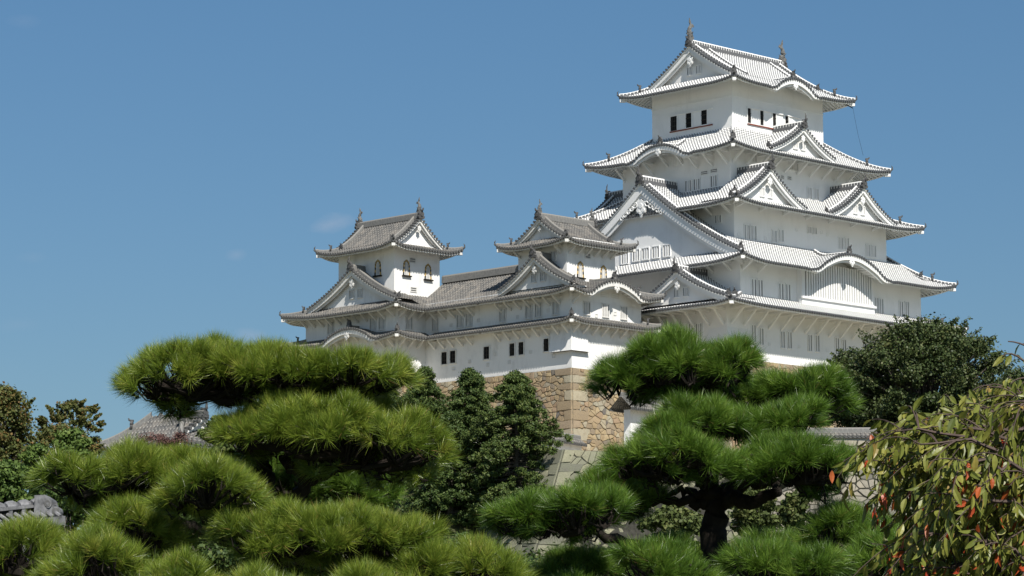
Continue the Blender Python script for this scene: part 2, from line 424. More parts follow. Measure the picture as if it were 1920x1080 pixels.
def oni(parent, p, d, s, name='ridge_end_ornament'):
    "crested end tile: rounded shield with side curls and a rising horn; d = outward direction"
    d = np.asarray(d, float); sd_ = np.cross(d, ZZ); b = MB()
    out = [(-0.42, 0), (-0.52, 0.25), (-0.36, 0.42), (-0.42, 0.62), (-0.2, 0.9), (0, 1.05), (0.2, 0.9), (0.42, 0.62), (0.36, 0.42), (0.52, 0.25), (0.42, 0)]
    pts = [p + sd_ * x * s + ZZ * (z - 0.25) * s + d * 0.02 for x, z in out]
    b.prism(pts, -d * 0.3 * s)
    c = p + d * 0.10 * s + ZZ * 0.28 * s; th = np.linspace(0, 2 * np.pi, 9)[:-1]
    b.prism([c + (sd_ * math.cos(t) + ZZ * math.sin(t)) * 0.24 * s for t in th], -d * 0.14 * s)
    # horn roll on top
    q = p + ZZ * 0.72 * s
    b.tube([q - d * 0.35 * s, q, q + d * 0.22 * s + ZZ * 0.08 * s, q + d * 0.3 * s + ZZ * 0.3 * s], [0.12 * s, 0.14 * s, 0.12 * s, 0.07 * s], 6)
    return b.build(name, ['orn'], parent)
def spike(parent, p, d, s):
    b = MB(); b.tube([p - d * 0.3, p, p + d * 0.12 + ZZ * 0.2 * s, p + d * 0.12 + ZZ * 0.75 * s, p + d * 0.02 + ZZ * 1.1 * s], [0.13, 0.12, 0.09, 0.06, 0.02], 6)
    return b.build('corner_tile', ['orn'], parent)
def shachi(parent, p, inward, s, mat='fish'):
    "roof fish: head biting the ridge, body curling up to a forked tail"
    d = np.asarray(inward, float); sd_ = np.cross(d, ZZ); b = MB()
    # pedestal
    b.obox(p + ZZ * 0.12 * s - d * 0.05 * s, [d * 0.22 * s, sd_ * 0.16 * s, ZZ * 0.16 * s])
    path = [(0.18, 0.22), (0.0, 0.36), (-0.1, 0.62), (-0.06, 0.9), (0.05, 1.12), (0.08, 1.32)]
    rad = [0.17, 0.24, 0.21, 0.16, 0.11, 0.06]
    b.tube([p + d * x * s + ZZ * z * s for x, z in path], [r * s for r in rad], 8)
    def fin(pts, th=0.035):
        b.prism([p + d * x * s + ZZ * z * s - sd_ * th * s for x, z in pts], sd_ * 2 * th * s)
    fin([(0.02, 1.2), (-0.1, 1.38), (-0.06, 1.75), (0.06, 1.5), (0.14, 1.3)])
    fin([(0.06, 1.16), (0.3, 1.32), (0.46, 1.08), (0.36, 1.1), (0.2, 0.98), (0.04, 0.98)])
    fin([(-0.12, 0.4), (-0.36, 0.34), (-0.3, 0.52), (-0.38, 0.72), (-0.24, 0.68), (-0.22, 0.92), (-0.1, 0.78)])
    fin([(0.2, 0.34), (0.34, 0.2), (0.3, 0.1), (0.05, 0.12)], 0.12)
    for sg in (-1, 1):
        b.tube([p + ZZ * 0.45 * s + sd_ * sg * 0.15 * s, p + ZZ * 0.6 * s + sd_ * sg * 0.38 * s - d * 0.05 * s], [0.09 * s, 0.02 * s], 5)
    return b.build('roof_fish', [mat], parent)

DIRS = {'W': ((-1, 0), (0, -1)), 'S': ((0, -1), (1, 0)), 'E': ((1, 0), (0, 1)), 'N': ((0, 1), (-1, 0))}
def gable(parent, k, front, c, zb, za, hw, back, white=True, both=False, wall_in=0.75, curve=0.42, board=0.5, orn=1.0, windows=0,
          ridge_h=0.5, ridge_front='oni', hips=True, backf=None, name='gable', verge=True, ridge_name=None, orn_s=1.0, fish=0.0, scroll=False):
    "gabled roof: k outward side, front plane coordinate, c centre along the face"
    sfx = '' if white else '2'
    od, ld = DIRS[k]; od = np.array([*od, 0.0]); ld = np.array([*ld, 0.0])
    org = (od * abs(front) * (np.sign(front) * (od.sum()))) if False else None
    def P(l, d, z):
        l, d, z = np.broadcast_arrays(np.asarray(l, float), np.asarray(d, float), np.asarray(z, float))
        if k in 'WE': base_x = front; base_y = c
        else: base_x = c; base_y = front
        return np.stack([base_x + l * ld[0] - d * od[0], base_y + l * ld[1] - d * od[1], z], -1)
    H = za - zb
    def zq(q): r = 1 - np.asarray(q, float); return zb + H * ((1 - curve) * r + curve * r * r)
    g = bpy.data.objects.new(name, None)
    T = MB(); C = MB(); C2 = MB()
    nc = max(3, int(round(back / PITCH))); p = back / nc
    do = (np.arange(nc)[:, None] + 0.5 + np.array([-0.5, -0.25, -0.13, 0.13, 0.25])[None]).ravel() * p
    ho = np.tile([0, 0, 0.06, 0.06, 0.0], nc); do = np.r_[do, back]; ho = np.r_[ho, 0]
    qn = max(8, int(hw / 0.6)); q = np.linspace(0, 1, qn + 1)
    arc = np.r_[0, np.cumsum(np.hypot(np.diff(q * hw), np.diff(zq(q))))]
    for sg in (-1, 1):
        dm = np.ones(len(q)) * back
        if backf is not None: dm = np.array([min(back, backf(x)) for x in q])
        DD = np.minimum(do[:, None], dm[None])
        G = P(sg * q[None] * hw, DD, zq(q)[None] + ho[:, None])
        uv = np.stack(np.broadcast_arrays((do / p)[:, None], (arc / 0.38)[None]), -1)
        T.grid(G, uv, 0, flip=(sg < 0))
        # verge tile ends and descending ridge
        fronts = [(0.0, 1)] + ([(back, -1)] if both else [])
        for (d0, s0) in fronts:
            nv = int(arc[-1] / 0.36); qa = np.interp((np.arange(nv) + 0.5) / nv * arc[-1], arc, q)
            CC = C if s0 == 1 else C2
            for x in qa:
                cen = P(sg * x * hw, d0 - 0.02 * s0, zq(x) + 0.04)
                e = 1e-3; tg = P(sg * (x + e) * hw, d0, zq(x + e)) - P(sg * x * hw, d0, zq(x)); tg /= np.linalg.norm(tg)
                nn = np.cross(tg, od); nn /= np.linalg.norm(nn)
                th = np.linspace(0, 2 * np.pi, 7)[:-1]
                ring = [cen + (tg * math.cos(t) + nn * math.sin(t)) * 0.115 + od * s0 * 0.09 for t in th]
                CC.prism(ring, -od * s0 * 0.5)
        # soffit strip
        w0 = wall_in + 0.1
        C.grid(np.stack([P(sg * q * hw, 0.0, zq(q) - 0.03), P(sg * q * hw, 0.0, zq(q) - 0.16), P(sg * q * hw, w0, zq(q) - 0.16)], 0), None, 1, flip=(sg > 0))
    roof = T.build(name, ['tile' + sfx], parent)
    C.build('verge_tiles', ['cap' + sfx, 'trim' + sfx], roof)
    if C2.V: C2.build('verge_tiles', ['cap' + sfx, 'trim' + sfx], roof)
    for sg in (-1, 1):
        for (d0, s0) in ([(0.0, 1)] + ([(back, -1)] if both else [])):
            q2 = np.linspace(0.04, 0.93, 16)
            if verge and hw > 2: 
                bar = ridge_bar(roof, P(sg * q2 * hw, d0 + s0 * 0.85, zq(q2) + 0.08), 0.32, 0.30, white, dash=0.40)
                e = P(sg * 0.95 * hw, d0 + s0 * 0.85, zq(0.95) + 0.2); dv = np.array(sg * ld)
                oni(roof, e, dv, 0.5 if white else 0.42)
            # barge board
            bb = MB(); q3 = np.linspace(0, 1.0, 14); bh = board * (0.8 + 0.2 * (1 - q3))
            for (dd, top, bot, thk) in ((0.12, 0.16, 1.0, 0.16), (0.30, 0.5, 1.45, 0.12)):
                A0 = P(sg * q3 * hw, d0 + s0 * dd, zq(q3) - top * (1 if top < 0.3 else board * 1.0)); A1 = P(sg * q3 * hw, d0 + s0 * dd, zq(q3) - 0.12 - bh * bot)
                B0 = A0 - od * s0 * thk; B1 = A1 - od * s0 * thk
                bb.grid(np.stack([B0, A0, A1, B1, B0], 0), None, 0)
            bb.build('barge_board', ['trim' + sfx], roof)
    # triangular wall
    for (d0, s0) in ([(0.0, 1)] + ([(back, -1)] if both else [])):
        q4 = np.linspace(-1, 1, 25); pts = [P(x * hw, d0 + s0 * wall_in, zq(abs(x)) - 0.14) for x in q4]
        pts = np.array(pts); lo_ = pts.copy(); lo_[:, 2] = np.minimum(zb - 0.06, pts[:, 2] - 0.05)
        wl = MB(); wl.grid(np.stack([pts, lo_], 0)[:, ::int(s0)])
        wl.build('gable_wall', ['white' + sfx], roof)
        if windows and s0 == 1:
            for i in range(windows):
                lx = (i - (windows - 1) / 2) * 1.15
                window(roof, P(lx, d0 + wall_in, zb + H * 0.22 + 0.3), od, ld, 0.55, 0.75 if H > 2.4 else 0.5, 2, white)
        if orn > 0: gegyo(roof, P(0, d0 + s0 * 0.16, za - 0.30 - board * 1.75 - orn * 0.25), od * s0, ld, orn * 0.78, sfx, scroll)
    # top ridge
    n = max(2, int(back)); dd = np.linspace(-0.05, back + (0.05 if both else 0), n + 2)
    rb = ridge_bar(roof, P(0, dd, np.full(len(dd), za + 0.1)), 0.42, ridge_h, white, dash=0.36)
    for (d0, s0) in ([(0.0, 1)] + ([(back, -1)] if both else [])):
        oni(roof, P(0, d0 - s0 * 0.12, za + 0.05), od * s0, 0.8 * orn_s)
        if fish: shachi(roof, P(0, d0 + s0 * 0.25, za + ridge_h + 0.05), -od * s0, fish)
        else: spike(roof, P(0, d0 - s0 * 0.05, za + 0.1 + ridge_h), od * s0, 0.75 * orn_s)
    return roof

def gegyo(parent, p, od, ld, s, sfx, scroll=False):
    "carved plaster pendant under the gable peak"
    b = MB()
    out = [(0, 0.55), (0.16, 0.42), (0.34, 0.40), (0.40, 0.22), (0.30, 0.05), (0.42, -0.12), (0.36, -0.34), (0.2, -0.36), (0.12, -0.52), (0, -0.66)]
    full = out + [(-x, z) for x, z in out[-2:0:-1]]
    b.prism([p + ld * x * s + ZZ * z * s for x, z in full], -od * 0.12 * s)
    for (x, z, r) in ((0, 0.12, 0.16), (0.22, -0.18, 0.12), (-0.22, -0.18, 0.12), (0, -0.35, 0.1)):
        th = np.linspace(0, 2 * np.pi, 9)[:-1]; c = p + ld * x * s + ZZ * z * s + od * 0.06 * s
        b.prism([c + (ld * math.cos(t) + ZZ * math.sin(t)) * r * s for t in th], -od * 0.08 * s)
    if scroll:
        for sg in (-1, 1):
            for i in range(5):
                x = 0.5 + i * 0.30; z = 0.22 - i * 0.19; r = 0.20 - i * 0.014
                th = np.linspace(0, 1.7 * np.pi, 9); c = p + ld * sg * x * s + ZZ * z * s - od * 0.02
                b.tube([c + (ld * sg * math.cos(t + i) + ZZ * math.sin(t + i)) * r * s * (0.5 + 0.5 * t / 5.3) for t in th], 0.05 * s, 5)
    b.build('gable_pendant', ['trim' + sfx], parent)

def window(parent, c, od, ld, w, h, bars=2, white=True, kind='slit', frame=0.09):
    "barred opening: c centre on the wall face"
    sfx = '' if white else '2'; od = np.asarray(od, float); ld = np.asarray(ld, float)
    f = MB()
    for sg in (-1, 1): f.obox(c + ld * sg * (w / 2 + frame / 2) + od * 0.04, [ld * frame / 2, od * 0.06, ZZ * (h / 2 + frame)], 0)
    f.obox(c + ZZ * (h / 2 + frame / 2) + od * 0.045, [ld * w / 2, od * 0.06, ZZ * frame / 2], 0)
    f.obox(c - ZZ * (h / 2 + frame / 2) + od * 0.05, [ld * w / 2, od * 0.07, ZZ * frame / 2], 0)
    f.obox(c + od * 0.004, [ld * w / 2, od * 0.012, ZZ * h / 2], 1)  # flat panel on the wall, the opening's darkness is in its colour
    bw = 0.05 if kind != 'iron' else 0.025
    bm = 0 if kind != 'iron' else 2
    bb = w / (bars * 2 + 1) / 2 if kind == 'slit' else bw
    for i in range(bars):
        x = (i + 1) / (bars + 1) * w - w / 2
        f.obox(c + ld * x + od * 0.045, [ld * bb, od * 0.035, ZZ * h / 2], bm)
    if kind == 'iron':
        for i in range(2): f.obox(c + ZZ * ((i + 1) / 3 - 0.5) * h + od * 0.05, [ld * w / 2, od * 0.03, ZZ * 0.025], 2)
    return f.build('window', ['trim' + sfx, 'slot' if kind == 'slit' else 'black', 'wood'], parent)
def winpx(parent, k, plane, lst, w, h, bars=2, white=True, kind='slit'):
    ax = 0 if k in 'WE' else 1; od, ld = DIRS[k]
    for (x, y) in lst:
        c = hit(x, y, ax, plane); window(parent, c, (*od, 0), (*ld, 0), w, h, bars, white, kind)
def katomado(parent, k, plane, x, y, w=0.85, h=1.5, shut=True):
    "bell-shaped window with black and gilt frame"
    ax = 0 if k in 'WE' else 1; c = hit(x, y, ax, plane); od = np.array([*DIRS[k][0], 0.]); ld = np.array([*DIRS[k][1], 0.])
    prof = [(-0.52, -0.5), (-0.46, -0.1), (-0.44, 0.2), (-0.36, 0.36), (-0.2, 0.44), (0, 0.52), (0.2, 0.44), (0.36, 0.36), (0.44, 0.2), (0.46, -0.1), (0.52, -0.5)]
    b = MB()
    pin = [(a * 0.74, z * 0.86 - 0.03) for a, z in prof]
    def q(a, z, o): return c + ld * a * w + ZZ * z * h + od * o
    for i in range(len(prof) - 1):
        mats = 1 if i % 2 == 0 else 2
        a0, a1 = prof[i], prof[i + 1]; b0, b1 = pin[i], pin[i + 1]
        for t0, t1, mm in ((0, 0.5, 1), (0.5, 1.0, 2)):
            L_ = lambda p_, r_, t: (p_[0] + (r_[0] - p_[0]) * t, p_[1] + (r_[1] - p_[1]) * t)
            A0, A1, B0, B1 = L_(a0, a1, t0), L_(a0, a1, t1), L_(b0, b1, t0), L_(b0, b1, t1)
            b.prism([q(*A0, 0.09), q(*A1, 0.09), q(*B1, 0.09), q(*B0, 0.09)], -od * 0.09, mm)
    b.prism([q(*p_, 0.02) for p_ in pin], -od * 0.02, 0)
    for xx in ((-0.12, 0.12) if shut else (0,)):
        b.obox(q(xx, -0.06, 0.03), [ld * 0.012, od * 0.02, ZZ * 0.36 * h], 3)
    b.obox(q(0, -0.54, 0.1), [ld * 0.66 * w, od * 0.12, ZZ * 0.06], 1)
    return b.build('bell_window', ['trim2', 'lacquer', 'gold', 'slot'], parent)
def wallbox(parent, x0, y0, x1, y1, z0, z1, mat, name='wall'):
    b = MB(); b.box(x0, y0, z0, x1, y1, z1); return b.build(name, [mat], parent)
def louvre(parent, k, plane, lst, w=0.5, h=0.35, white=True):
    ax = 0 if k in 'WE' else 1; od, ld = [np.array([*v, 0.]) for v in DIRS[k]]
    for (x, y) in lst:
        c = hit(x, y, ax, plane); f = MB(); f.obox(c, [ld * w / 2, od * 0.012, ZZ * h / 2], 1)  # grey backing paints the shade between the slats
        for s in (-1, 0, 1): f.obox(c + ZZ * s * h * 0.42 + od * 0.03, [ld * w / 2, od * 0.035, ZZ * h * 0.07], 0)
        for s in (-1, 1): f.obox(c + ld * s * (w / 2 + 0.03) + od * 0.03, [ld * 0.03, od * 0.035, ZZ * h * 0.5], 0)
        f.build('vent', ['trim' if white else 'trim2', 'slot'], parent)

def loopholes(parent, k, plane, lst, s=0.3, mat='trim2'):
    ax = 0 if k in 'WE' else 1; od, ld = [np.array([*v, 0.]) for v in DIRS[k]]
    for (x, y) in lst:
        c = hit(x, y, ax, plane); f = MB()
        for q in (-1, 1):
            f.obox(c + ld * q * s * 0.5 + od * 0.02, [ld * 0.025, od * 0.03, ZZ * (s * 0.55)]); f.obox(c + ZZ * q * s * 0.5 + od * 0.02, [ld * s * 0.47, od * 0.03, ZZ * 0.025])
        f.obox(c + od * 0.006, [ld * s * 0.47, od * 0.008, ZZ * s * 0.47])
        f.build('loophole', [mat], parent)
def H(a, b): return lambda w: a * w + b * w * w

# ================================================================== MAIN KEEP
keep = thing('castle_keep', 'tall white five-tiered main castle keep with white-jointed roofs, rising highest at the right', 'castle keep', (0, 0, 30.5))
# walls per tier
wallbox(keep, -15.5, -11.72, 13.54, 11.72, 30.4, 36.2, 'white')
wallbox(keep, -13.54, -11.71, 13.54, 11.71, 35.9, 40.6, 'white')
wallbox(keep, -11.43, -9.22, 11.43, 9.22, 40.5, 46.4, 'white')
wallbox(keep, -9.25, -6.98, 9.25, 6.98, 46.0, 52.3, 'white')
wallbox(keep, -6.85, -5.21, 6.85, 5.21, 52.0, 59.15, 'white')
r1 = Skirt(35.4, (-18.55, -14.9, 16.6, 14.9), (-13.54, -11.71, 13.54, 11.71), H(0.40, 0.012), 3.19, 0.3, 4.5)
r1.build(keep, 'SWNE', ov={'S': 3.15, 'W': 3.0, 'N': 3.15, 'E': 3.0}, brackets={'S': (1.75, 0.5, 1.35, 2.5, 0, 0), 'W': (1.75, 0.5, 1.35, 2.3, 0, 0)})
r2 = Skirt(39.62, (-16.02, -14.19, 16.02, 14.19), (-13.5, -9.22, 13.5, 9.22), H(0.50, 0.018), 4.97, 0.55, 5.0, karas=[('S', -0.2, 1.95, 7.0)], absd=True)
r2.build(keep, 'SWNE', ov={'S': 2.48, 'W': 2.48, 'N': 2.48, 'E': 2.48}, brackets={'S': (2.2, 0.3, 0.8, 1.3, 0, 25), 'W': (2.2, 0.3, 0.8, 1.3, 21, 0)})
r3 = Skirt(45.52, (-14.1, -11.89, 14.1, 11.89), (-9.25, -6.98, 9.25, 6.98), H(0.40, 0.024), 4.91, 0.42, 5.0)
r3.build(keep, 'SWNE', ov=2.67, brackets={'S': (3.4, 0.3, 0.3, 1.1, 0, 0), 'W': (2.2, 0.3, 0.8, 1.3, 12, 0)})
r4 = Skirt(51.27, (-11.88, -9.61, 11.88, 9.61), (-6.85, -5.21, 6.85, 5.21), H(0.46, 0.048), 4.4, 0.42, 5.0, karas=[('W', -0.1, 1.25, 4.7)])
r4.build(keep, 'SWNE', ov=2.63, brackets={'S': (1.9, 0.3, 1.1, 1.6, 0, 0), 'W': (1.9, 0.3, 1.2, 1.6, 0, 0)})
h5 = H(0.50, 0.03)
r5 = Skirt(58.35, (-9.13, -7.49, 9.13, 7.49), (-6.75, -5.35, 6.75, 5.35), h5, 2.14, 0.38, 4.0, karas=[('S', 0.0, 1.25, 4.2)])
R5 = r5.build(keep, 'SWNE', ov=2.28)
zg5 = 58.35 + h5(2.14)
g5 = gable(keep, 'W', -7.2, 0.0, zg5 + 0.02, 63.05, 5.35, 14.4, both=True, curve=0.18, board=0.55, orn=1.15, windows=2, ridge_h=0.5, fish=1.25, name='gable_roof', wall_in=0.8)
for xx in (-2.2, 2.4):
    q = np.linspace(0.05, 0.95, 14); H_ = 63.05 - zg5; r_ = 1 - q
    ridge_bar(g5, np.stack([np.full(14, xx * 2.0), -q * 5.35, zg5 + H_ * (0.82 * r_ + 0.18 * r_ * r_) + 0.08], -1), 0.26, 0.22, True)
# dormer gables
gable(keep, 'S', -9.1, -0.75, 51.95, 54.55, 4.7, 4.2, orn=0.8, windows=2, orn_s=0.9, board=0.38)
gable(keep, 'S', -11.1, -8.15, 46.0, 49.35, 5.2, 4.4, orn=0.95, windows=2, board=0.45)
gable(keep, 'S', -11.1, 5.75, 46.0, 49.2, 5.1, 4.4, orn=0.95, windows=2, board=0.45)
gable(keep, 'N', 11.1, -7.0, 46.0, 49.3, 5.2, 4.4, orn=0.95, windows=2, board=0.45)
gable(keep, 'N', 11.1, 7.0, 46.0, 49.3, 5.2, 4.4, orn=0.95, windows=2, board=0.45)
big = gable(keep, 'W', -14.4, 0.0, 40.66, 48.6, 12.5, 5.3, orn=1.9, windows=0, curve=0.30, board=0.95, wall_in=0.9, ridge_h=0.6, backf=lambda q: 5.3 if q < 0.70 else (3.1 if q < 0.76 else 1.5), orn_s=1.2, name='great_gable', scroll=True)
gable(keep, 'E', 14.4, 0.0, 40.66, 48.6, 12.5, 5.3, orn=1.9, windows=0, curve=0.30, board=0.95, wall_in=0.9, ridge_h=0.6, backf=lambda q: 5.3 if q < 0.70 else (3.1 if q < 0.76 else 1.5), orn_s=1.2, name='great_gable')
gable(keep, 'W', -17.75, -7.5, 36.1, 38.95, 6.0, 4.3, orn=0.9, windows=2, board=0.45)
# windows
winpx(keep, 'W', -6.85, [(1264, 232)], 0.85, 1.45, 2, True, 'iron'); winpx(keep, 'W', -6.85, [(1292, 226), (1321, 220)], 0.75, 1.45, 0, True, 'iron')
winpx(keep, 'S', -5.21, [(1404, 217), (1451, 226)], 0.5, 1.45, 1, True, 'iron'); winpx(keep, 'S', -5.21, [(1427.5, 221.5), (1474.5, 231)], 0.5, 1.45, 0, True, 'iron')
for (k, pl, a, b_) in (('W', -6.85, (1257, 249), (1336.5, 233)), ('S', -5.21, (1401, 232.5), (1500, 252))):
    ax = 0 if k == 'W' else 1; A = hit(*a, ax, pl); B = hit(*b_, ax, pl); A[2] = B[2] = (A[2] + B[2]) / 2; od = np.array([*DIRS[k][0], 0.])
    for (dz, mt, nm) in ((0.0, 'red', 'window_sill'), (1.62, 'trim', 'window_lintel')):
        f = MB(); f.obox((A + B) / 2 + ZZ * dz + od * 0.05, [(B - A) / 2, od * 0.08, ZZ * 0.05]); f.build(nm, [mt], keep)
# fine vertical and horizontal plaster mouldings on the top storey
f = MB()
for zc in (57.3,):
    f.box(-6.9, -5.26, zc, 6.9, 5.26, zc + 0.09)
f.build('wall_moulding', ['trim'], keep)
winpx(keep, 'W', -9.25, [(1291, 349), (1307, 346), (1339, 340)], 0.75, 1.05, 2); louvre(keep, 'W', -9.25, [(1321, 324), (1339, 320)], 0.85, 0.4)
winpx(keep, 'W', -9.25, [(1261, 304), (1273, 301)], 0.6, 0.9, 2)
winpx(keep, 'S', -6.98, [(1517, 363), (1530, 365)], 0.55, 1.15, 2); winpx(keep, 'S', -6.98, [(1483, 311), (1492, 313), (1414, 297)], 0.5, 0.7, 2)
louvre(keep, 'S', -6.98, [(1466, 332), (1480, 334)], 0.5, 0.4)
winpx(keep, 'W', -11.43, [(1347, 411)], 0.75, 0.7, 2)
winpx(keep, 'S', -9.22, [(1400, 435.5), (1412.5, 437)], 0.7, 1.35, 2); winpx(keep, 'S', -9.22, [(1451, 443), (1464, 442)], 0.6, 1.1, 2)
winpx(keep, 'S', -9.22, [(1517, 431), (1527, 433)], 0.5, 0.6, 2); winpx(keep, 'S', -9.22, [(1576, 456), (1587, 457), (1627, 470), (1638, 471.5)], 0.55, 1.1, 2)
winpx(keep, 'W', -13.5, [(1172, 484), (1193, 479), (1211, 476), (1230, 473), (1250.6, 470)], 0.85, 1.05, 2)
winpx(keep, 'S', -11.71, [(1413, 540), (1425, 541.5)], 0.6, 1.6, 1); winpx(keep, 'S', -11.71, [(1464, 548), (1477, 549.5)], 0.6, 1.6, 1)
winpx(keep, 'S', -11.71, [(1643, 573), (1652, 575), (1689, 580), (1700, 581)], 0.5, 1.5, 1)
winpx(keep, 'S', -11.72, [(1412.5, 625), (1427, 631), (1467, 637), (1480, 638), (1518, 643), (1532, 644), (1569, 649), (1582, 652), (1620, 656), (1634, 658)], 0.5, 1.5, 1)
winpx(keep, 'W', -15.5, [(1298, 619), (1311, 619)], 0.7, 1.2, 2)
# lattice bay under the curved gable
b = MB(); b.box(-5.5, -12.35, 36.2, 5.4, -11.6, 40.6, 0)
lat = b.build('lattice_bay', ['white'], keep)
b = MB(); b.box(-5.0, -12.37, 37.35, 4.9, -12.352, 40.55, 1)  # grey sheet painted as the shade behind the lattice bars
for x in np.arange(-4.9, 4.85, 0.36): b.box(x, -12.46, 37.3, x + 0.2, -12.36, 40.6, 0)
b.box(-5.6, -12.52, 37.1, 5.5, -12.36, 37.3, 0)
b.build('window_lattice', ['trim', 'slot'], lat)
# boards and walls filling the curved gables
def kara_fill(parent, k, sk, plane, c, hw, amp, sfx, out=0.0, z_off=0.0):
    "curved barge board along the bell, the infill wall behind it and a pendant"
    A, ud, wd, L, D, DL, DR = sk.side(k); u0 = (c - A[0]) if k == 'S' else (A[1] - c)
    us = np.linspace(u0 - hw * 1.0, u0 + hw * 1.0, 41)
    b = MB(); w3 = np.array([wd[0], wd[1], 0.])
    for (w0, t0, t1, th) in ((0.14, -0.13, -0.55, 0.14), (0.34, -0.3, -0.78, 0.14)):
        fade = np.clip(1 - ((np.abs(us - u0) / hw)) ** 4, 0.15, 1)
        top = sk.P(k, us, np.full_like(us, w0), t0); bot = sk.P(k, us, np.full_like(us, w0), 0); bot[:, 2] += t1 * fade
        b.grid(np.stack([top - w3 * th, bot - w3 * th, bot, top], 0)[::-1], None, 0)
    b.build('curved_barge_board', ['trim' + sfx], parent)
    o = abs(plane - (A[1] if k == 'S' else A[0]))
    top = sk.P(k, us, np.full_like(us, o - 0.05), -0.2); bot = top.copy(); bot[:, 2] = sk.z - 0.6 + z_off
    b = MB(); b.grid(np.stack([top, bot], 0)); b.build('wall', ['white' + sfx], parent)
    p = sk.P(k, np.array([u0]), np.array([0.1]), -0.62)[0]
    gegyo(parent, p - w3 * 0.12, -w3, np.array([ud[0], ud[1], 0.]), 0.6 + 0.15 * amp, sfx)
    # ornamented front of the curved gable's crown
    q = sk.P(k, np.array([u0]), np.array([0.9]), 0.1)[0]
    oni(parent, sk.P(k, np.array([u0]), np.array([0.25]), 0.32)[0], -w3, 0.62)
    ww = np.linspace(0.2, 2.6 + amp, 8); ridge_bar(parent, sk.P(k, np.full(8, u0), ww, 0.08), 0.28, 0.26, sfx == '')
kara_fill(keep, 'S', r5, -5.215, 0.0, 4.2, 1.25, '')
kara_fill(keep, 'S', r2, -11.715, -0.2, 7.0, 1.95, '')
kara_fill(keep, 'W', r4, -9.255, -0.1, 4.7, 1.25, '')
# stone-dropping bay at the keep's corner
b = MB()
b.add([(-15.5,-11.72,33.6),(-12.4,-11.72,33.6),(-12.4,-12.4,31.4),(-16.1,-12.4,31.4),(-16.1,-9.5,31.4),(-15.5,-9.5,33.6),(-12.4,-11.72,31.4),(-15.5,-9.5,31.4)],
      [[0,3,2,1],[0,5,4,3]], None, 0); b.add([(-12.4,-11.72,33.6),(-12.4,-12.4,31.4),(-12.4,-11.72,31.4)], [[0,1,2]]); b.add([(-16.1,-12.4,31.4),(-12.4,-12.4,31.4),(-12.4,-11.72,31.4),(-15.5,-11.72,31.4),(-15.5,-9.5,31.4),(-16.1,-9.5,31.4)], [[5,4,3,2,1,0]])
b.build('corner_bay', ['white'], keep)

# ================================================================== WEST TURRET (middle of picture)
t2 = thing('castle_turret', 'small white grey-roofed turret against the main keep, at the near end of the gallery', 'castle turret', (-24.4, -1.0, 29.5), 'small turrets of the castle')
wallbox(t2, -29, -5.03, -19.8, 4.2, 29.2, 36.9, 'white2')
wallbox(t2, -27.63, -3.15, -21.24, 3.09, 36.5, 41.6, 'white2')
hs = H(0.36, 0.055)
k2l = Skirt(36.12, (-30.5, -6.55, -18.3, 5.6), (-27.63, -3.15, -21.24, 3.09), hs, 2.87, 0.45, 3.5, karas=[('S', -24.6, 1.35, 4.7)], nohip='NW')
k2l.build(t2, 'SWE', ov=1.5, white=False, brackets={'S': (1.15, 0.2, 0.7, 1.0, 0, 10), 'W': (1.25, 0.2, 0.7, 1.0, 0, 0)})
kara_fill(t2, 'S', k2l, -5.05, -24.6, 4.7, 1.35, '2')
pent = H(0.45, 0.0)
k2m = Skirt(33.45, (-30.3, -6.3, -18.5, 5.5), (-28.98, -5.01, -19.82, 4.2), pent, 1.3, 0.35, 3.0, nohip='NW')
k2m.build(t2, 'SWE', ov=1.25, white=False, brackets={'S': (1.25, 0.2, 0.7, 0.9, 0, 0), 'W': (1.25, 0.2, 0.7, 0.9, 0, 0)})
h2u = H(0.36, 0.055)
k2u = Skirt(40.9, (-29.05, -4.55, -19.85, 4.5), (-27.7, -2.9, -21.2, 2.85), h2u, 1.6, 0.45, 3.0)
k2u.build(t2, 'SWNE', ov=1.4, white=False, brackets={'S': (1.1, 0.3, 0.6, 0.9, 0, 0), 'W': (2.6, 0.3, 0.6, 0.9, 0, 0)})
gable(t2, 'W', -28.15, 0.0, 40.9 + h2u(1.6) + 0.02, 43.6, 2.95, 7.4, white=False, both=True, curve=0.3, board=0.32, orn=0.6, ridge_h=0.42, name='gable_roof', fish=0.75, wall_in=0.6)
gable(t2, 'W', -29.9, -1.05, 37.0, 39.75, 4.6, 2.6, white=False, curve=0.35, board=0.4, orn=0.85, windows=2, ridge_h=0.4)
winpx(t2, 'W', -27.63, [(1038, 480)], 0.62, 0.85, 2, False)
katomado(t2, 'S', -3.15, 1087.7, 505.5); katomado(t2, 'S', -3.15, 1131, 513)
louvre(t2, 'S', -3.15, [(1101.7, 480)], 0.65, 0.5, False)
winpx(t2, 'S', -5.03, [(1099.7, 578), (1135, 582.7), (1169, 587)], 0.75, 1.1, 3, False)
louvre(t2, 'S', -5.06, [(1133, 552.7), (1152.7, 555)], 0.9, 0.42, False)
winpx(t2, 'W', -29.0, [(992, 585), (1010, 582), (1042.7, 577.3)], 0.75, 1.15, 3, False)
winpx(t2, 'W', -29.0, [(961, 655.7), (978, 653.3), (1025, 647)], 0.65, 1.15, 2, False, 'iron')
b = MB()
b.add([(-29,-5.03,32.9),(-27.2,-5.03,32.9),(-27.0,-5.45,30.85),(-29.45,-5.45,30.85),(-29.45,-2.6,30.85),(-29,-2.4,32.9)], [[0,3,2,1],[0,5,4,3]], None, 0)
b.add([(-27.2,-5.03,32.9),(-27.0,-5.45,30.85),(-27.0,-5.03,30.85)], [[0,1,2]]); b.add([(-29,-2.4,32.9),(-29.45,-2.6,30.85),(-29,-2.6,30.85)], [[2,1,0]])
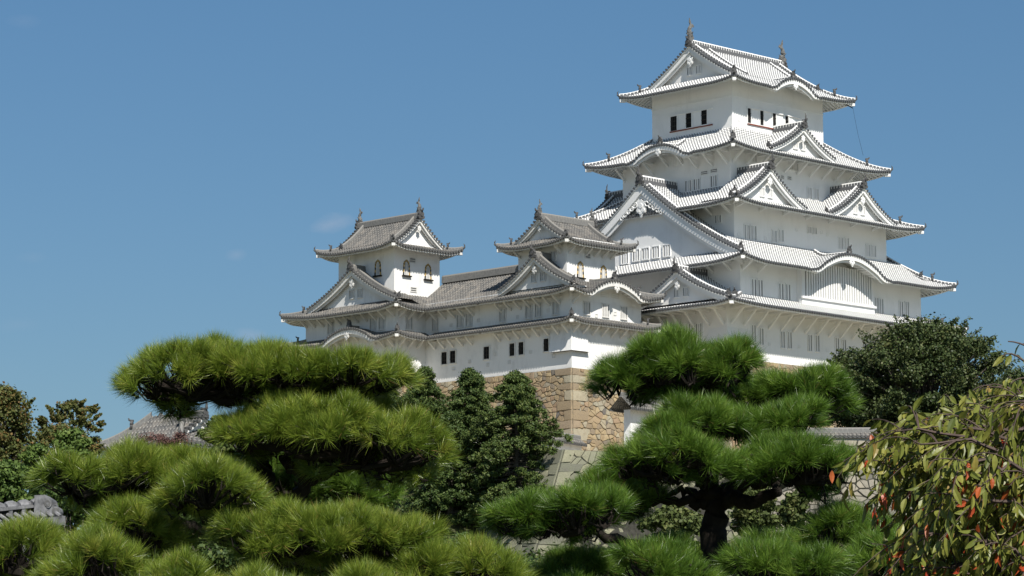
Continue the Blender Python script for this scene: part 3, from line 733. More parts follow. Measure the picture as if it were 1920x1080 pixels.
b.add([(-29.45,-5.45,30.85),(-27.0,-5.45,30.85),(-27.0,-5.03,30.85),(-29,-5.03,30.85),(-29,-2.6,30.85),(-29.45,-2.6,30.85)], [[5,4,3,2,1,0]], None, 1)
b.build('corner_bay', ['white2', 'wood'], t2)

# ================================================================== GALLERY
ga = thing('castle_gallery', 'long two-storeyed white gallery with grey tiled roof joining the two small turrets', 'castle gallery', (-25, 9, 29.5))
wallbox(ga, -29.0, 4.2, -21.5, 16, 29.2, 36.9, 'white2')
hg = H(0.36, 0.055)
wg = Skirt(36.12, (-30.5, 5.6, -20.0, 14.2 - 1.5), (-25.25, 5.6, -25.25, 12.7), H(0.40, 0.042), 5.25, 0.0, 1, nohip='SWWNNEES')
wg.E = (-30.5, 5.6, -20.0, 12.9)
wg.build(ga, 'W', ov=1.5, white=False, brackets={'W': (1.25, -1.2, 0.7, 1.0, 0, 0)})
wg.E = (-30.5, 12.9, -20, 15.7); wg.I = (-25.25, 12.9, -25.25, 15.7)
wg2 = Skirt(36.12, (-29.3, 12.9, -20.0, 15.8), (-25.25, 12.9, -25.25, 15.8), H(0.40, 0.042), 5.25, 0.0, 1, nohip='SWWNNEES')
def slope_patch(parent, x0, y0, y1, z0, x1, h, full):
    T = MB(); nc = int((y1 - y0) / PITCH); p = (y1 - y0) / nc
    uo = y0 + (np.arange(nc)[:, None] + 0.5 + np.array([-0.5, -0.25, -0.13, 0.13, 0.25])[None]).ravel() * p; ho = np.tile([0, 0, 0.06, 0.06, 0.0], nc)
    w_ = np.linspace(x0, x1, 9); P = np.zeros((len(uo), 9, 3)); P[..., 0] = w_[None]; P[..., 1] = uo[:, None]; P[..., 2] = z0 + h(w_ + 30.5)[None] + ho[:, None]
    uv = np.stack(np.broadcast_arrays((uo / p)[:, None], (w_ * 1.15 / 0.38)[None]), -1); T.grid(P, uv, 0)
    return T.build('roof', ['tile2'], parent)
slope_patch(ga, -30.4, 12.9, 15.8, 36.12, -25.25, H(0.40, 0.042), 1)
slope_patch(ga, -20.1, 3.0, 15.8, 36.12, -25.25, lambda w: H(0.40, 0.042)(np.abs(w - 10.5)), 1)
slope_patch(ga, -27.9, 3.0, 5.6, 36.12, -25.25, H(0.40, 0.042), 1)
ridge_bar(ga, [(-25.25, y, 39.65) for y in np.linspace(3.1, 15.7, 10)], 0.42, 0.5, False)
gm = Skirt(33.45, (-30.3, 5.5, -20, 12.9), (-28.98, 5.5, -21.5, 12.9), pent, 1.3, 0, 1, nohip='SWWNNEES')
gm.build(ga, 'W', ov=1.25, white=False, brackets={'W': (1.25, -1.1, 0.7, 0.9, 0, 0)})
winpx(ga, 'W', -29.0, [(817, 609), (863, 602), (879.7, 599.7), (943, 591.7)], 0.75, 1.15, 3, False)
winpx(ga, 'W', -29.0, [(833.7, 671.7), (849.7, 669.3), (913, 661.7)], 0.75, 1.15, 1, False, 'iron')

loopholes(ga, 'W', -29.0, [(846, 609.6), (897.3, 600.7), (929.5, 664.4), (881, 678), (915, 684), (851, 691)])
loopholes(t2, 'W', -29.0, [(970.8, 594.5), (1027.8, 582), (995, 660), (955, 679), (1038.4, 668)]); loopholes(t2, 'S', -5.03, [(1118, 592), (1153, 588)])
loopholes(keep, 'S', -9.22, [(1385, 440), (1435, 447), (1494, 431), (1540, 436), (1551, 440)], mat='trim'); loopholes(keep, 'S', -5.21, [(1385, 224), (1381, 240)], 0.22, 'trim')
loopholes(keep, 'S', -11.72, [(1442, 645), (1498, 650), (1551, 657)], 0.26, 'trim')
f = MB(); f.tube([(9.0, -7.3, 58.0), (9.3, -7.6, 55.5), (9.6, -8.0, 53.2)], 0.012, 5); f.tube([(8.3, -7.0, 58.3), (9.0, -7.3, 58.0)], 0.05, 5); f.build('lightning_cable', ['black'], keep)
# ================================================================== NORTH-WEST TURRET (left)
t1 = thing('castle_turret', 'leftmost white turret with steep grey roof, standing alone above the far end of the gallery', 'castle turret', (-28.6, 20, 29.5), 'small turrets of the castle')
wallbox(t1, -32.56, 14.15, -23.5, 27.27, 29.2, 36.9, 'white2')
wallbox(t1, -31.6, 15.69, -25.71, 23.62, 36.5, 42.8, 'white2')
k1l = Skirt(36.15, (-34.24, 12.5, -21.9, 28.95), (-31.6, 15.69, -25.71, 23.62), hs, 3.2, 0.5, 3.5, nohip='ES')
k1l.build(t1, 'SWNE', ov=1.65, white=False, brackets={'S': (1.15, 0.2, 0.7, 1.0, 0, 0), 'W': (1.25, 0.2, 0.7, 1.0, 0, 0)})
k1m = Skirt(33.45, (-34.1, 12.6, -21.9, 28.8), (-32.54, 14.17, -23.5, 27.25), pent, 1.55, 0.4, 3.0, karas=[('W', 19.6, 1.2, 5.0)], nohip='ES')
k1m.build(t1, 'SWNE', ov=1.5, white=False, brackets={'S': (1.15, 0.2, 0.7, 0.9, 0, 0), 'W': (1.25, 0.2, 0.7, 0.9, 0, 0)})
kara_fill(t1, 'W', k1m, -32.6, 19.6, 5.0, 1.2, '2')
h1u = H(0.36, 0.06)
k1u = Skirt(42.15, (-33.15, 14.1, -24.15, 25.15), (-31.75, 15.9, -25.55, 23.4), h1u, 1.4, 0.5, 3.2)
k1u.build(t1, 'SWNE', ov=1.5, white=False)
gable(t1, 'S', 15.2, -28.65, 42.15 + h1u(1.4) + 0.02, 45.4, 3.15, 8.9, white=False, both=True, curve=0.3, board=0.35, orn=0.7, ridge_h=0.42, name='gable_roof', fish=0.85, wall_in=0.65)
gable(t1, 'W', -33.4, 19.9, 37.1, 40.4, 6.3, 3.3, white=False, curve=0.35, board=0.45, orn=1.0, windows=2, ridge_h=0.4)
katomado(t1, 'W', -31.6, 709, 502); katomado(t1, 'S', 15.69, 761.6, 502); katomado(t1, 'S', 15.69, 802, 509.6)
louvre(t1, 'S', 15.69, [(773, 488), (775, 543)], 0.7, 0.5, False)
winpx(t1, 'W', -32.56, [(700, 608), (716.6, 606), (620.6, 615)], 0.75, 1.15, 3, False)
winpx(t1, 'S', 14.15, [(766.4, 606)], 0.75, 1.15, 3, False)
#GROUND
# ------------------------------------------------------------------ ground
g = MB(); X = np.r_[-6000, -1500, np.linspace(-420, -100, 24), np.linspace(-90, 90, 61), np.linspace(105, 320, 18), 1500, 6000]; Y = X.copy()
gx, gy = np.meshgrid(X, Y, indexing='ij')
def hill(x, y):
    d = np.hypot((x + 6) / 1.15, y - 12)
    t = np.clip((190 - d) / 130, 0, 1); t = t * t * (3 - 2 * t)
    t2_ = np.clip((51 - d) / 9, 0, 1); t2_ = t2_ * t2_ * (3 - 2 * t2_)
    return -1.7 + 11.5 * t + 8.2 * t2_
gz = hill(gx, gy)
g.grid(np.stack([gx, gy, gz], -1))
k = NT('ground_cover', 0.95, 0.1); n = k.noise(0.05, 4, 0.6); ge = k.n('ShaderNodeNewGeometry'); vd = k.n('ShaderNodeVectorMath', operation='DISTANCE'); k.l(ge.outputs['Position'], vd.inputs[0]); vd.inputs[1].default_value = (-190, -160, 0); near = k.ramp(k.math('DIVIDE', vd.outputs['Value'], 200.0), [(0.45, 0.0), (0.6, 1.0)])
gz2 = k.n('ShaderNodeSeparateXYZ'); k.l(ge.outputs['Position'], gz2.inputs[0]); hb = k.math('MULTIPLY', k.math('GREATER_THAN', gz2.outputs[2], -1.2), k.math('LESS_THAN', gz2.outputs[2], 17.6))
near = k.math('MULTIPLY', near, k.math('SUBTRACT', 1.0, hb))
k.col(k.mix(near, k.mix(k.ramp(n, [(0.42, 0.0), (0.6, 1.0)]), (0.045, 0.065, 0.022), (0.085, 0.08, 0.045)), k.mix(k.ramp(n, [(0.45, 0.0), (0.55, 1.0)]), (0.30, 0.28, 0.19), (0.50, 0.45, 0.36)))); M['grass'] = k.m
structure(g.build('ground', ['grass'], smooth=True))

# ------------------------------------------------------------------ leaf, bark and stone materials
def leafmat(name, stops, rough=0.5, trans=0.25, spec=0.3):
    k = NT(name, rough, spec); u, v = k.uv()
    c = k.ramp(u, stops); k.col(c)
    tr = k.n('ShaderNodeBsdfTranslucent'); k.l(c, tr.inputs['Color'])
    mx = k.n('ShaderNodeMixShader'); mx.inputs[0].default_value = trans
    out = k.t.nodes['Material Output']; k.l(k.b.outputs[0], mx.inputs[1]); k.l(tr.outputs[0], mx.inputs[2]); k.l(mx.outputs[0], out.inputs[0])
    return k.m
M['needle_olive'] = leafmat('olive_pine_needles', [(0.0, (0.06, 0.11, 0.012)), (0.5, (0.165, 0.235, 0.025)), (0.9, (0.34, 0.40, 0.06)), (1.0, (0.36, 0.24, 0.08))], 0.36, 0.2, 0.5)
M['needle_green'] = leafmat('green_pine_needles', [(0.0, (0.035, 0.08, 0.011)), (0.5, (0.10, 0.19, 0.02)), (0.92, (0.22, 0.34, 0.05)), (1.0, (0.25, 0.19, 0.06))], 0.36, 0.2, 0.5)
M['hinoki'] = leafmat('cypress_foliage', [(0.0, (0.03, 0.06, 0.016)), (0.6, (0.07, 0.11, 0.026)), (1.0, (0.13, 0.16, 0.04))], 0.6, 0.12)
M['evergreen'] = leafmat('dark_evergreen_leaves', [(0.0, (0.03, 0.05, 0.016)), (0.6, (0.065, 0.092, 0.028)), (1.0, (0.13, 0.14, 0.05))], 0.5, 0.12)
M['autumn'] = leafmat('turning_leaves', [(0.0, (0.05, 0.08, 0.02)), (0.6, (0.12, 0.13, 0.035)), (1.0, (0.22, 0.125, 0.045))], 0.6, 0.2)
M['bright'] = leafmat('fresh_green_leaves', [(0.0, (0.05, 0.09, 0.02)), (0.6, (0.11, 0.17, 0.035)), (1.0, (0.17, 0.23, 0.05))], 0.6, 0.2)
M['shrubgreen'] = leafmat('shrub_leaves', [(0.0, (0.05, 0.07, 0.02)), (0.6, (0.10, 0.13, 0.035)), (1.0, (0.17, 0.18, 0.06))], 0.6, 0.2)
M['redtwig'] = leafmat('red_brown_twigs', [(0.0, (0.07, 0.035, 0.03)), (1.0, (0.17, 0.09, 0.075))], 0.8, 0.1)
M['cherry'] = leafmat('cherry_leaves', [(0.0, (0.075, 0.10, 0.016)), (0.45, (0.18, 0.205, 0.036)), (0.80, (0.30, 0.285, 0.06)), (0.9, (0.34, 0.21, 0.06)), (0.93, (0.45, 0.12, 0.03)), (1.0, (0.42, 0.05, 0.02))], 0.42, 0.28, 0.4)
M['bark'] = plain('pine_bark', (0.026, 0.021, 0.017), 0.95, 0.5, 14.0)  # bark colour deepened to include the trunk's shade
M['barkgrey'] = plain('grey_bark', (0.11, 0.095, 0.08), 0.9, 0.35, 9.0)
M['twig'] = plain('cherry_twig', (0.09, 0.065, 0.055), 0.8, 0.3, 20.0)
def stonemat(name, stops, jn):
    k = NT(name, 0.92, 0.15); u, v = k.uv()
    n = k.noise(2.2, 6, 0.7); n2 = k.noise(9.0, 4, 0.65); n3 = k.noise(0.5, 3, 0.6)
    c = k.ramp(u, stops)
    c = k.mix(k.math('MULTIPLY', k.ramp(n, [(0.35, 0.0), (0.7, 1.0)]), 0.55), c, tuple(jn))
    c = k.mix(k.math('MULTIPLY', k.ramp(n2, [(0.5, 0.0), (0.75, 1.0)]), 0.4), c, (0.07, 0.06, 0.05))
    k.col(c).bump(n2, 0.6, 0.06)
    return k.m
M['tanstone'] = stonemat('tan_castle_stone', [(0.0, (0.10, 0.105, 0.11)), (0.07, (0.25, 0.20, 0.14)), (0.3, (0.34, 0.255, 0.15)), (0.6, (0.42, 0.33, 0.195)), (0.8, (0.33, 0.225, 0.14)), (0.9, (0.34, 0.325, 0.25)), (1.0, (0.42, 0.37, 0.26))], (0.27, 0.215, 0.15))
M['palestone'] = stonemat('pale_green_grey_stone', [(0.0, (0.13, 0.13, 0.11)), (0.5, (0.25, 0.245, 0.175)), (1.0, (0.34, 0.32, 0.22))], (0.19, 0.20, 0.135))
M['greystone'] = stonemat('grey_stone', [(0.0, (0.13, 0.125, 0.11)), (0.5, (0.25, 0.23, 0.19)), (1.0, (0.35, 0.31, 0.24))], (0.20, 0.19, 0.15))
k = NT('wall_joint_fill', 0.95, 0.1); n = k.noise(1.6, 4, 0.6); k.col(k.mix(k.ramp(n, [(0.42, 0.0), (0.55, 1.0)]), (0.05, 0.045, 0.035), (0.34, 0.29, 0.21))); M['joint'] = k.m

M['darkjoint'] = plain('dark_joint', (0.05, 0.048, 0.04), 0.95, 0.4, 3.0)
def sm_noise(x, y, s=0):
    return (np.sin(x * 1.7 + y * 2.3 + s) + np.sin(x * 3.1 - y * 1.3 + 2 * s + 1.2) + np.sin(-x * 0.9 + y * 4.1 + 0.7 * s)) / 3
def clip_poly(P, n, d):
    "keep the part of convex polygon P where p.n <= d"
    out = []; L = len(P); v = P @ n - d
    for i in range(L):
        j = (i + 1) % L
        if v[i] <= 0: out.append(P[i])
        if (v[i] < 0) != (v[j] < 0) and abs(v[i] - v[j]) > 1e-12: out.append(P[i] + (P[j] - P[i]) * (v[i] / (v[i] - v[j])))
    return np.array(out)
def stone_face(b, TL, TR, BL, BR, hrow=0.62, wavg=0.85, seed=1, qL=False, qR=False, rough=0.13, irregular=0.16, cap=True, gap0=0.034):
    TL, TR, BL, BR = [np.asarray(p, float) for p in (TL, TR, BL, BR)]
    rs = np.random.default_rng(seed)
    Hh = (np.linalg.norm(TL - BL) + np.linalg.norm(TR - BR)) / 2; Wt = (np.linalg.norm(TR - TL) + np.linalg.norm(BR - BL)) / 2
    nrm = np.cross(TR - TL, TL - BL); nrm /= np.linalg.norm(nrm)
    def P(u, v): return (TL * (1 - u) + TR * u) * (1 - v) + (BL * (1 - u) + BR * u) * v
    b.add([TL, TR, BR, BL], [[3, 2, 1, 0]], None, 1)
    def stone(poly, dz, tilt, gap=None, bev=0.03, rvc=None):
        gap = gap or gap0
        n = len(poly)
        if n < 3: return
        cen = poly.mean(0); r = poly - cen; dist = np.linalg.norm(r, axis=1, keepdims=True)
        if dist.mean() < 0.07: return
        o = cen + r * np.clip(1 - gap / dist, 0.3, 1); i_ = cen + r * np.clip(1 - (gap + bev) / dist, 0.2, 1)
        o = np.clip(o, [0, 0], [Wt, Hh])
        r0 = [P(x / Wt, y / Hh) for x, y in o]; r1 = [P(x / Wt, y / Hh) + nrm * (dz + tilt @ (np.array([x, y]) - cen) + rs.normal(0, 0.006)) for x, y in i_]
        cc = P(cen[0] / Wt, cen[1] / Hh) + nrm * (dz + 0.012)
        V = np.array(r0 + r1 + [cc]); rv = rvc or [rs.random(), rs.random()]
        Fq = np.array([[j, (j + 1) % n, n + (j + 1) % n, n + j][::-1] for j in range(n)]); Ft = np.array([[n + j, n + (j + 1) % n, 2 * n][::-1] for j in range(n)])
        st = b.n; b.V.append(V); b.U.append(np.tile(rv, (len(V), 1))); b.F.append((Fq + st, 0)); b.F.append((Ft + st, 0)); b.n += len(V)
    # irregular field stones
    nx = max(2, int(Wt / wavg)); ny = max(2, int(Hh / hrow)); S = []
    for iy in range(ny):
        k = max(2, int(nx * rs.uniform(0.7, 1.35)))
        for ix in range(k):
            S.append(((ix + rs.uniform(0.12, 0.88)) * Wt / k, (iy + 0.5 + rs.uniform(-0.38, 0.38)) * Hh / ny))
            if rs.random() < 0.22: S.append((S[-1][0] + rs.normal(0, 0.4) * wavg, S[-1][1] + rs.normal(0, 0.4) * hrow))
    S = np.array(S); S = S[(S[:, 0] > 0) & (S[:, 0] < Wt) & (S[:, 1] > 0) & (S[:, 1] < Hh)]
    sc = np.array([1.0, wavg / hrow])
    for i_, q in enumerate(S):
        d = (S - q) * sc; dd = (d ** 2).sum(1); nb = np.argsort(dd)[1:15]
        poly = np.array([[0, 0], [Wt, 0], [Wt, Hh], [0, Hh]], float)
        for j in nb:
            nv = (S[j] - q) * sc * sc; mid = (S[j] + q) / 2
            poly = clip_poly(poly, nv, mid @ nv)
            if len(poly) < 3: break
        if len(poly) < 3 or np.ptp(poly[:, 0]) > 4 * wavg or np.ptp(poly[:, 1]) > 4 * hrow: continue
        stone(poly, rs.uniform(0.25, 0.75) * rough, rs.normal(0, 0.05, 2))
    # squared corner blocks, long and short in turn
    hq = max(hrow * 1.5, 0.9); nq = int(Hh / hq); rq = np.random.default_rng(int(Hh * 10)); qc = [[rq.random() * 0.9 + 0.1, 0.5] for _ in range(nq)]; qs = np.r_[0, np.cumsum(rq.uniform(0.7, 1.35, nq))]; qs = qs / qs[-1] * Hh
    for (on, left) in ((qL, True), (qR, False)):
        if not on: continue
        for r in range(nq):
            y0, y1 = qs[r], qs[r + 1]; Lq = (2.2 if (r % 2) == (1 if left else 0) else 1.1) * hq * rs.uniform(0.9, 1.1)
            e = rs.uniform(-0.08, 0.08)
            poly = np.array([[0, y0], [Lq + e, y0 + rs.uniform(-.02, .12)], [Lq * rs.uniform(0.85, 1.0) - e, y1 + rs.uniform(-.12, .02)], [0, y1]])
            if not left: poly[:, 0] = Wt - poly[:, 0]; poly = poly[::-1]
            stone(poly, rough * 0.9, rs.normal(0, 0.003, 2), gap=gap0 * 0.8, bev=0.02, rvc=qc[r])

def stone_block(name, mat, label, faces, group=None, **kw):
    b = MB()
    for i, f in enumerate(faces):
        k = dict(kw); 
        if len(f) > 4: k.update(f[4])
        stone_face(b, *f[:4], seed=11 + i * 7 + len(name) + int(abs(f[0][0])), **k)
    o = b.build(name, [mat, 'joint' if mat == 'tanstone' else 'darkjoint'])
    return tag(o, label, 'stone wall', group)

# castle stone bases
stone_block('stone_base', 'tanstone', 'tall tan stone base with sharp corner under the middle turret and gallery', [
    ((-29.12, 13.9, 29.3), (-29.12, -5.15, 29.3), (-31.4, 13.9, 17), (-31.4, -7.4, 17), dict(qR=True)),
    ((-29.12, -5.15, 29.3), (-15.7, -5.15, 29.3), (-31.4, -7.4, 17), (-15.7, -7.4, 17), dict(qL=True))], hrow=0.5, wavg=0.64, rough=0.14)
stone_block('stone_base', 'tanstone', 'tan stone base under the left turret, mostly hidden behind the pine', [
    ((-32.7, 27.4, 29.2), (-32.7, 14.0, 29.2), (-35, 29.6, 17), (-35, 12.0, 17), dict(qR=True)),
    ((-32.7, 14.0, 29.2), (-29.1, 14.0, 29.2), (-35, 12.0, 17), (-31.2, 12.0, 17), {})], hrow=0.5, wavg=0.64, rough=0.14)
stone_block('stone_base', 'tanstone', 'tan stone base under the main keep, only its top course showing beside the right pine', [
    ((-15.6, -4.9, 30.75), (-15.6, -11.85, 30.75), (-18, -4.9, 17), (-18, -14.5, 17), dict(qR=True)),
    ((-15.6, -11.85, 30.75), (13.7, -11.85, 30.75), (-18, -14.5, 17), (16, -14.5, 17), dict(qL=True))], hrow=0.5, wavg=0.64, rough=0.14)

# outer terrace walls
c1, c2 = at(1058, 843, 235), at(995, 1056, 229)
e1, e2 = at(1420, 843, 243), at(1425, 1062, 240); w1, w2 = at(560, 884, 266), at(520, 1075, 262)
c1[2] = e1[2] = w1[2] = c1[2]; c2[2] -= 6; c2 = c2 - RT * 1.6; e2[2] = w2[2] = c2[2]
stone_block('terrace_wall', 'palestone', 'pale green-grey battered stone wall with its sloping corner between the two pines', [
    (c1, e1, c2, e2, dict(qL=True)), (w1, c1, w2, c2, dict(qR=True))], hrow=0.72, wavg=0.95, rough=0.16, gap0=0.042)
r1_, r2_ = at(1395, 826, 205), at(1790, 826, 205); r3_, r4_ = at(1390, 1090, 200), at(1795, 1090, 200)
stone_block('terrace_wall', 'greystone', 'grey rubble stone wall under a tiled coping at the right, behind the cherry leaves', [
    (r1_, r2_, r3_, r4_)], hrow=0.55, wavg=0.75, rough=0.14, gap0=0.045, irregular=0.22)
b = MB(); t_ = [c1 - ZZ * 0.05, e1 - ZZ * 0.05, e1 + FW * 45 - RT * 4, w1 + FW * 30 + RT * 12, w1 - ZZ * 0.05]
b.prism([np.array([p[0], p[1], c1[2] - 0.05]) for p in t_][::-1], -ZZ * 8.0); structure(b.build('terrace_ground', ['grass']))

def tiled_wall(name, P0, P1, zt, zb, thick, over, label, white='white2', rh=0.45, group=None, cat='garden wall', mat2='2', bodymat=None, pitch=0.30, rover=0.1):
    "plaster wall from P0 to P1 with a small two-sided tiled roof"
    P0 = np.array([P0[0], P0[1], 0.]); P1 = np.array([P1[0], P1[1], 0.]); L = np.linalg.norm(P1 - P0); d = (P1 - P0) / L; n = np.cross(d, ZZ)
    t = thing(name, label, cat, tuple(np.round((P0 + P1) / 2 + ZZ * zb, 3)), group)
    b = MB(); b.obox((P0 + P1) / 2 + ZZ * (zt + zb) / 2, [d * L / 2, n * thick / 2, ZZ * (zt - zb) / 2]); b.build('wall', [bodymat or white], t)
    P0 = P0 - d * rover; P1 = P1 + d * rover; L += 2 * rover
    T = MB(); C = MB(); nc = int(L / pitch); p = L / nc
    uo = (np.arange(nc)[:, None] + 0.5 + np.array([-0.5, -0.25, -0.13, 0.13, 0.25])[None]).ravel() * p; ho = np.tile([0, 0, 0.07, 0.07, 0.0], nc)
    hw = thick / 2 + over; w_ = np.linspace(-hw, hw, 9)
    zz = zt + rh * (1 - np.abs(w_) / hw)
    G = P0 + uo[:, None, None] * d + w_[None, :, None] * n + (zz[None, :, None] + ho[:, None, None]) * ZZ
    uv = np.stack(np.broadcast_arrays((uo / p)[:, None], (w_ / 0.3)[None]), -1); T.grid(G, uv, 0, flip=True)
    roof = T.build('roof', ['tile2'], t)
    for i in range(nc):
        for sg in (-1, 1):
            c = P0 + d * (i + 0.5) * p + n * sg * (hw + 0.03) + ZZ * (zt + 0.02)
            C.prism([c + (d * math.cos(a) + ZZ * math.sin(a)) * 0.10 for a in np.linspace(0, 2 * np.pi, 7)[:-1]], -n * sg * 0.12)
    for sg in (-1, 1): C.obox((P0 + P1) / 2 + n * sg * (hw - 0.06) + ZZ * (zt - 0.08), [d * L / 2, n * 0.05, ZZ * 0.06], 1)
    C.build('eave_tiles', ['cap2', 'cap2'], roof)
    ridge_bar(roof, [P0 + d * s_ + ZZ * (zt + rh) for s_ in np.linspace(-0.05, L + 0.05, 8)], 0.34, 0.3, False)
    return t
tiled_wall('plaster_wall', at(1176, 780, 252), at(1300, 780, 260), at(1170, 768, 252)[2], at(1170, 840, 252)[2], 0.7, 0.85, 'white plaster wall with grey tiled roof meeting the corner of the tan stone base', rh=1.15, rover=1.0)
tiled_wall('coping_wall', at(1410, 826, 205.6), at(1640, 826, 205.6), at(1450, 818, 205)[2], r1_[2] - 0.05, 0.5, 0.3, 'low wall capped with grey tiles on top of the grey rubble wall at right', bodymat='white2', rh=0.35)
tiled_wall('coping_wall', at(1012, 838, 248), at(1085, 832, 254), at(1050, 828, 250)[2], c1[2] - 0.1, 0.6, 0.5, 'short grey tiled wall between the cypresses and the tan stone base', rh=0.6)
tiled_wall('coping_wall', at(815, 838, 246), at(905, 826, 252), at(860, 806, 250)[2], c1[2] - 0.1, 0.6, 0.5, 'grey tiled white wall glimpsed through the cypress branches', rh=0.6)
# close tiled ridge at the left edge
ct = thing('tiled_wall', 'grey tile-capped wall end close by at the left edge, with round crested end tile', 'garden wall', tuple(at(40, 1000, 46) - ZZ * 4))
A_, B_ = at(-260, 985, 42), at(96, 957, 46.5); A_[2] = at(-100, 985, 44)[2]; 
A_ = at(-330, 1003, 43); d_ = B_ - A_; dn = d_ / np.linalg.norm(d_); hz = np.array([d_[0], d_[1], 0]); hz /= np.linalg.norm(hz); pn = np.cross(hz, ZZ)
b = MB(); b.obox((A_ + B_) / 2 - ZZ * 2.6, [d_ / 2, pn * 0.2, ZZ * 2.35]); b.build('wall', ['white2'], ct)
b = MB(); b.obox((A_ + B_) / 2 - ZZ * 0.17, [d_ / 2, pn * 0.33, ZZ * 0.07]); b.obox((A_ + B_) / 2 + ZZ * 0.02, [d_ / 2, pn * 0.10, ZZ * 0.1], 1)  # black strip paints the shade in the gaps under the crest tiles
L_ = np.linalg.norm(d_); nn_ = int(L_ / 0.155)
for i in range(nn_):
    c = A_ + dn * (i + 0.5) * 0.155 * (L_ / 0.155 / nn_)
    if i % 1 == 0: b.tube([c + pn * 0.30 - ZZ * 0.10, c + pn * 0.0 + ZZ * 0.06, c - pn * 0.30 - ZZ * 0.10], 0.035, 7)
b.obox((A_ + B_) / 2 + ZZ * 0.10, [d_ / 2, pn * 0.14, ZZ * 0.022], 0)
for i in range(int(L_ / 0.27)):
    c = A_ + dn * (i * 0.27 + 0.02) + ZZ * 0.12; b.tube([c, c + dn * 0.06, c + dn * 0.14, c + dn * 0.22], [0.07, 0.10, 0.10, 0.07], 10)
    b.obox(c - ZZ * 0.1 + pn * 0.08, [dn * 0.035, pn * 0.05, ZZ * 0.1], 0); b.obox(c - ZZ * 0.1 - pn * 0.08, [dn * 0.035, pn * 0.05, ZZ * 0.1], 0)
b.build('roof_tiles', [plain('pale_grey_tile', (0.17, 0.17, 0.175), 0.7, 0.55, 9.0), 'black'], ct)
b = MB(); c = B_ + dn * 0.04
th = np.linspace(0, 2 * np.pi, 17)[:-1]
ring = lambda r, o, cc: [cc + (pn * math.cos(a) + ZZ * math.sin(a)) * r + hz * o for a in th]
fc = RT * 1.0
for (cc, r) in ((c - ZZ * 0.05 + dn * 0.12, 0.082), (c - dn * 0.06 + ZZ * 0.09, 0.07)):
    fr = lambda rad, off: [cc + (pn * 0.35 + hz * 0.94) * math.cos(a) * rad + ZZ * math.sin(a) * rad + pn * 0 + (-FW) * off for a in th]
    b.prism(fr(r, 0.30), FW * 0.3); b.prism(fr(r * 0.72, 0.315), FW * 0.02, 1); b.prism(fr(r * 0.3, 0.325), FW * 0.02)
b.prism([c + hz * x + ZZ * z - FW * 0.28 for x, z in [(-0.34, -0.22), (0.2, -0.22), (0.22, -0.12), (0.1, 0.02), (0.02, 0.16), (-0.12, 0.22), (-0.34, 0.2)]], FW * 0.5)
b.build('end_tile', [bpy.data.materials['pale_grey_tile'], 'cap2'], ct)

# distant hip-and-gable roofed building at left
def rot_pt(p, o, a):
    c_, s_ = math.cos(a), math.sin(a); return np.array([o[0] + c_ * p[0] - s_ * p[1], o[1] + s_ * p[0] + c_ * p[1], p[2]])
bo = at(338, 836, 170)
bt = thing('tiled_building', 'low building with wide grey hip-and-gable roof seen far left behind the pine', 'building', (float(bo[0]), float(bo[1]), float(bo[2]) - 6))
ez = bo[2] + 0.25
bw = MB(); bw.box(bo[0] + 0.9, bo[1] + 0.9, bo[2] - 6, bo[0] + 4.1, bo[1] + 6.2, ez + 0.3); bw.build('wall', [plain('ochre_plaster', (0.42, 0.34, 0.22), 0.9, 0.15, 2.0)], bt)
bs = Skirt(ez, (bo[0], bo[1], bo[0] + 5.2, bo[1] + 8.0), (bo[0] + 2.2, bo[1] + 2.6, bo[0] + 2.9, bo[1] + 5.6), H(0.66, 0.11), 2.2, 0.2, 2.0)
bs.build(bt, 'SWNE', ov=0.9, white=False)
gable(bt, 'S', bo[1] + 0.9, bo[0] + 2.5, ez + 0.6, ez + 1.7, 1.6, 2.0, white=False, both=False, curve=0.2, board=0.2, orn=0.35, ridge_h=0.3, name='gable_roof', wall_in=0.4, orn_s=0.6, verge=False)

# ------------------------------------------------------------------ foliage tools
def unit(v): return v / (np.linalg.norm(v, axis=-1, keepdims=True) + 1e-9)
def rvec(n): return unit(rng.normal(size=(n, 3)))
def needles(b, base, axis, per, ln, wd, spread=(16, 74), back=0.09):
    "bunches of needles: base points, shoot directions"
    n = len(base); B = np.repeat(base, per, 0); A = np.repeat(axis, per, 0); N = n * per
    u = unit(np.cross(A, rvec(N))); th = np.radians(rng.uniform(*spread, N))[:, None]
    t = rng.random(N)[:, None]
    th = th * (1.1 - 0.45 * t)
    D = A * np.cos(th) + u * np.sin(th)
    P0 = B + A * (t - 0.9) * back
    l = ln * rng.uniform(0.7, 1.15, N)[:, None]
    S = unit(np.cross(D, rvec(N))) * wd
    sag = -ZZ * 0.10 * l * rng.random(N)[:, None]
    V = np.stack([P0 - S, P0 + S, P0 + D * l + sag], 1).reshape(-1, 3)
    sh = np.repeat(rng.normal(0, 0.17, n), per)
    c = np.clip(0.45 + sh + 0.16 * (t[:, 0] - 0.5) + rng.normal(0, 0.16, N), 0, 0.93); dead = rng.random(N) < 0.012; c[dead] = 1.0
    b.add(V, np.arange(N * 3).reshape(-1, 3), np.repeat(np.stack([c, t[:, 0]], 1), 3, 0))
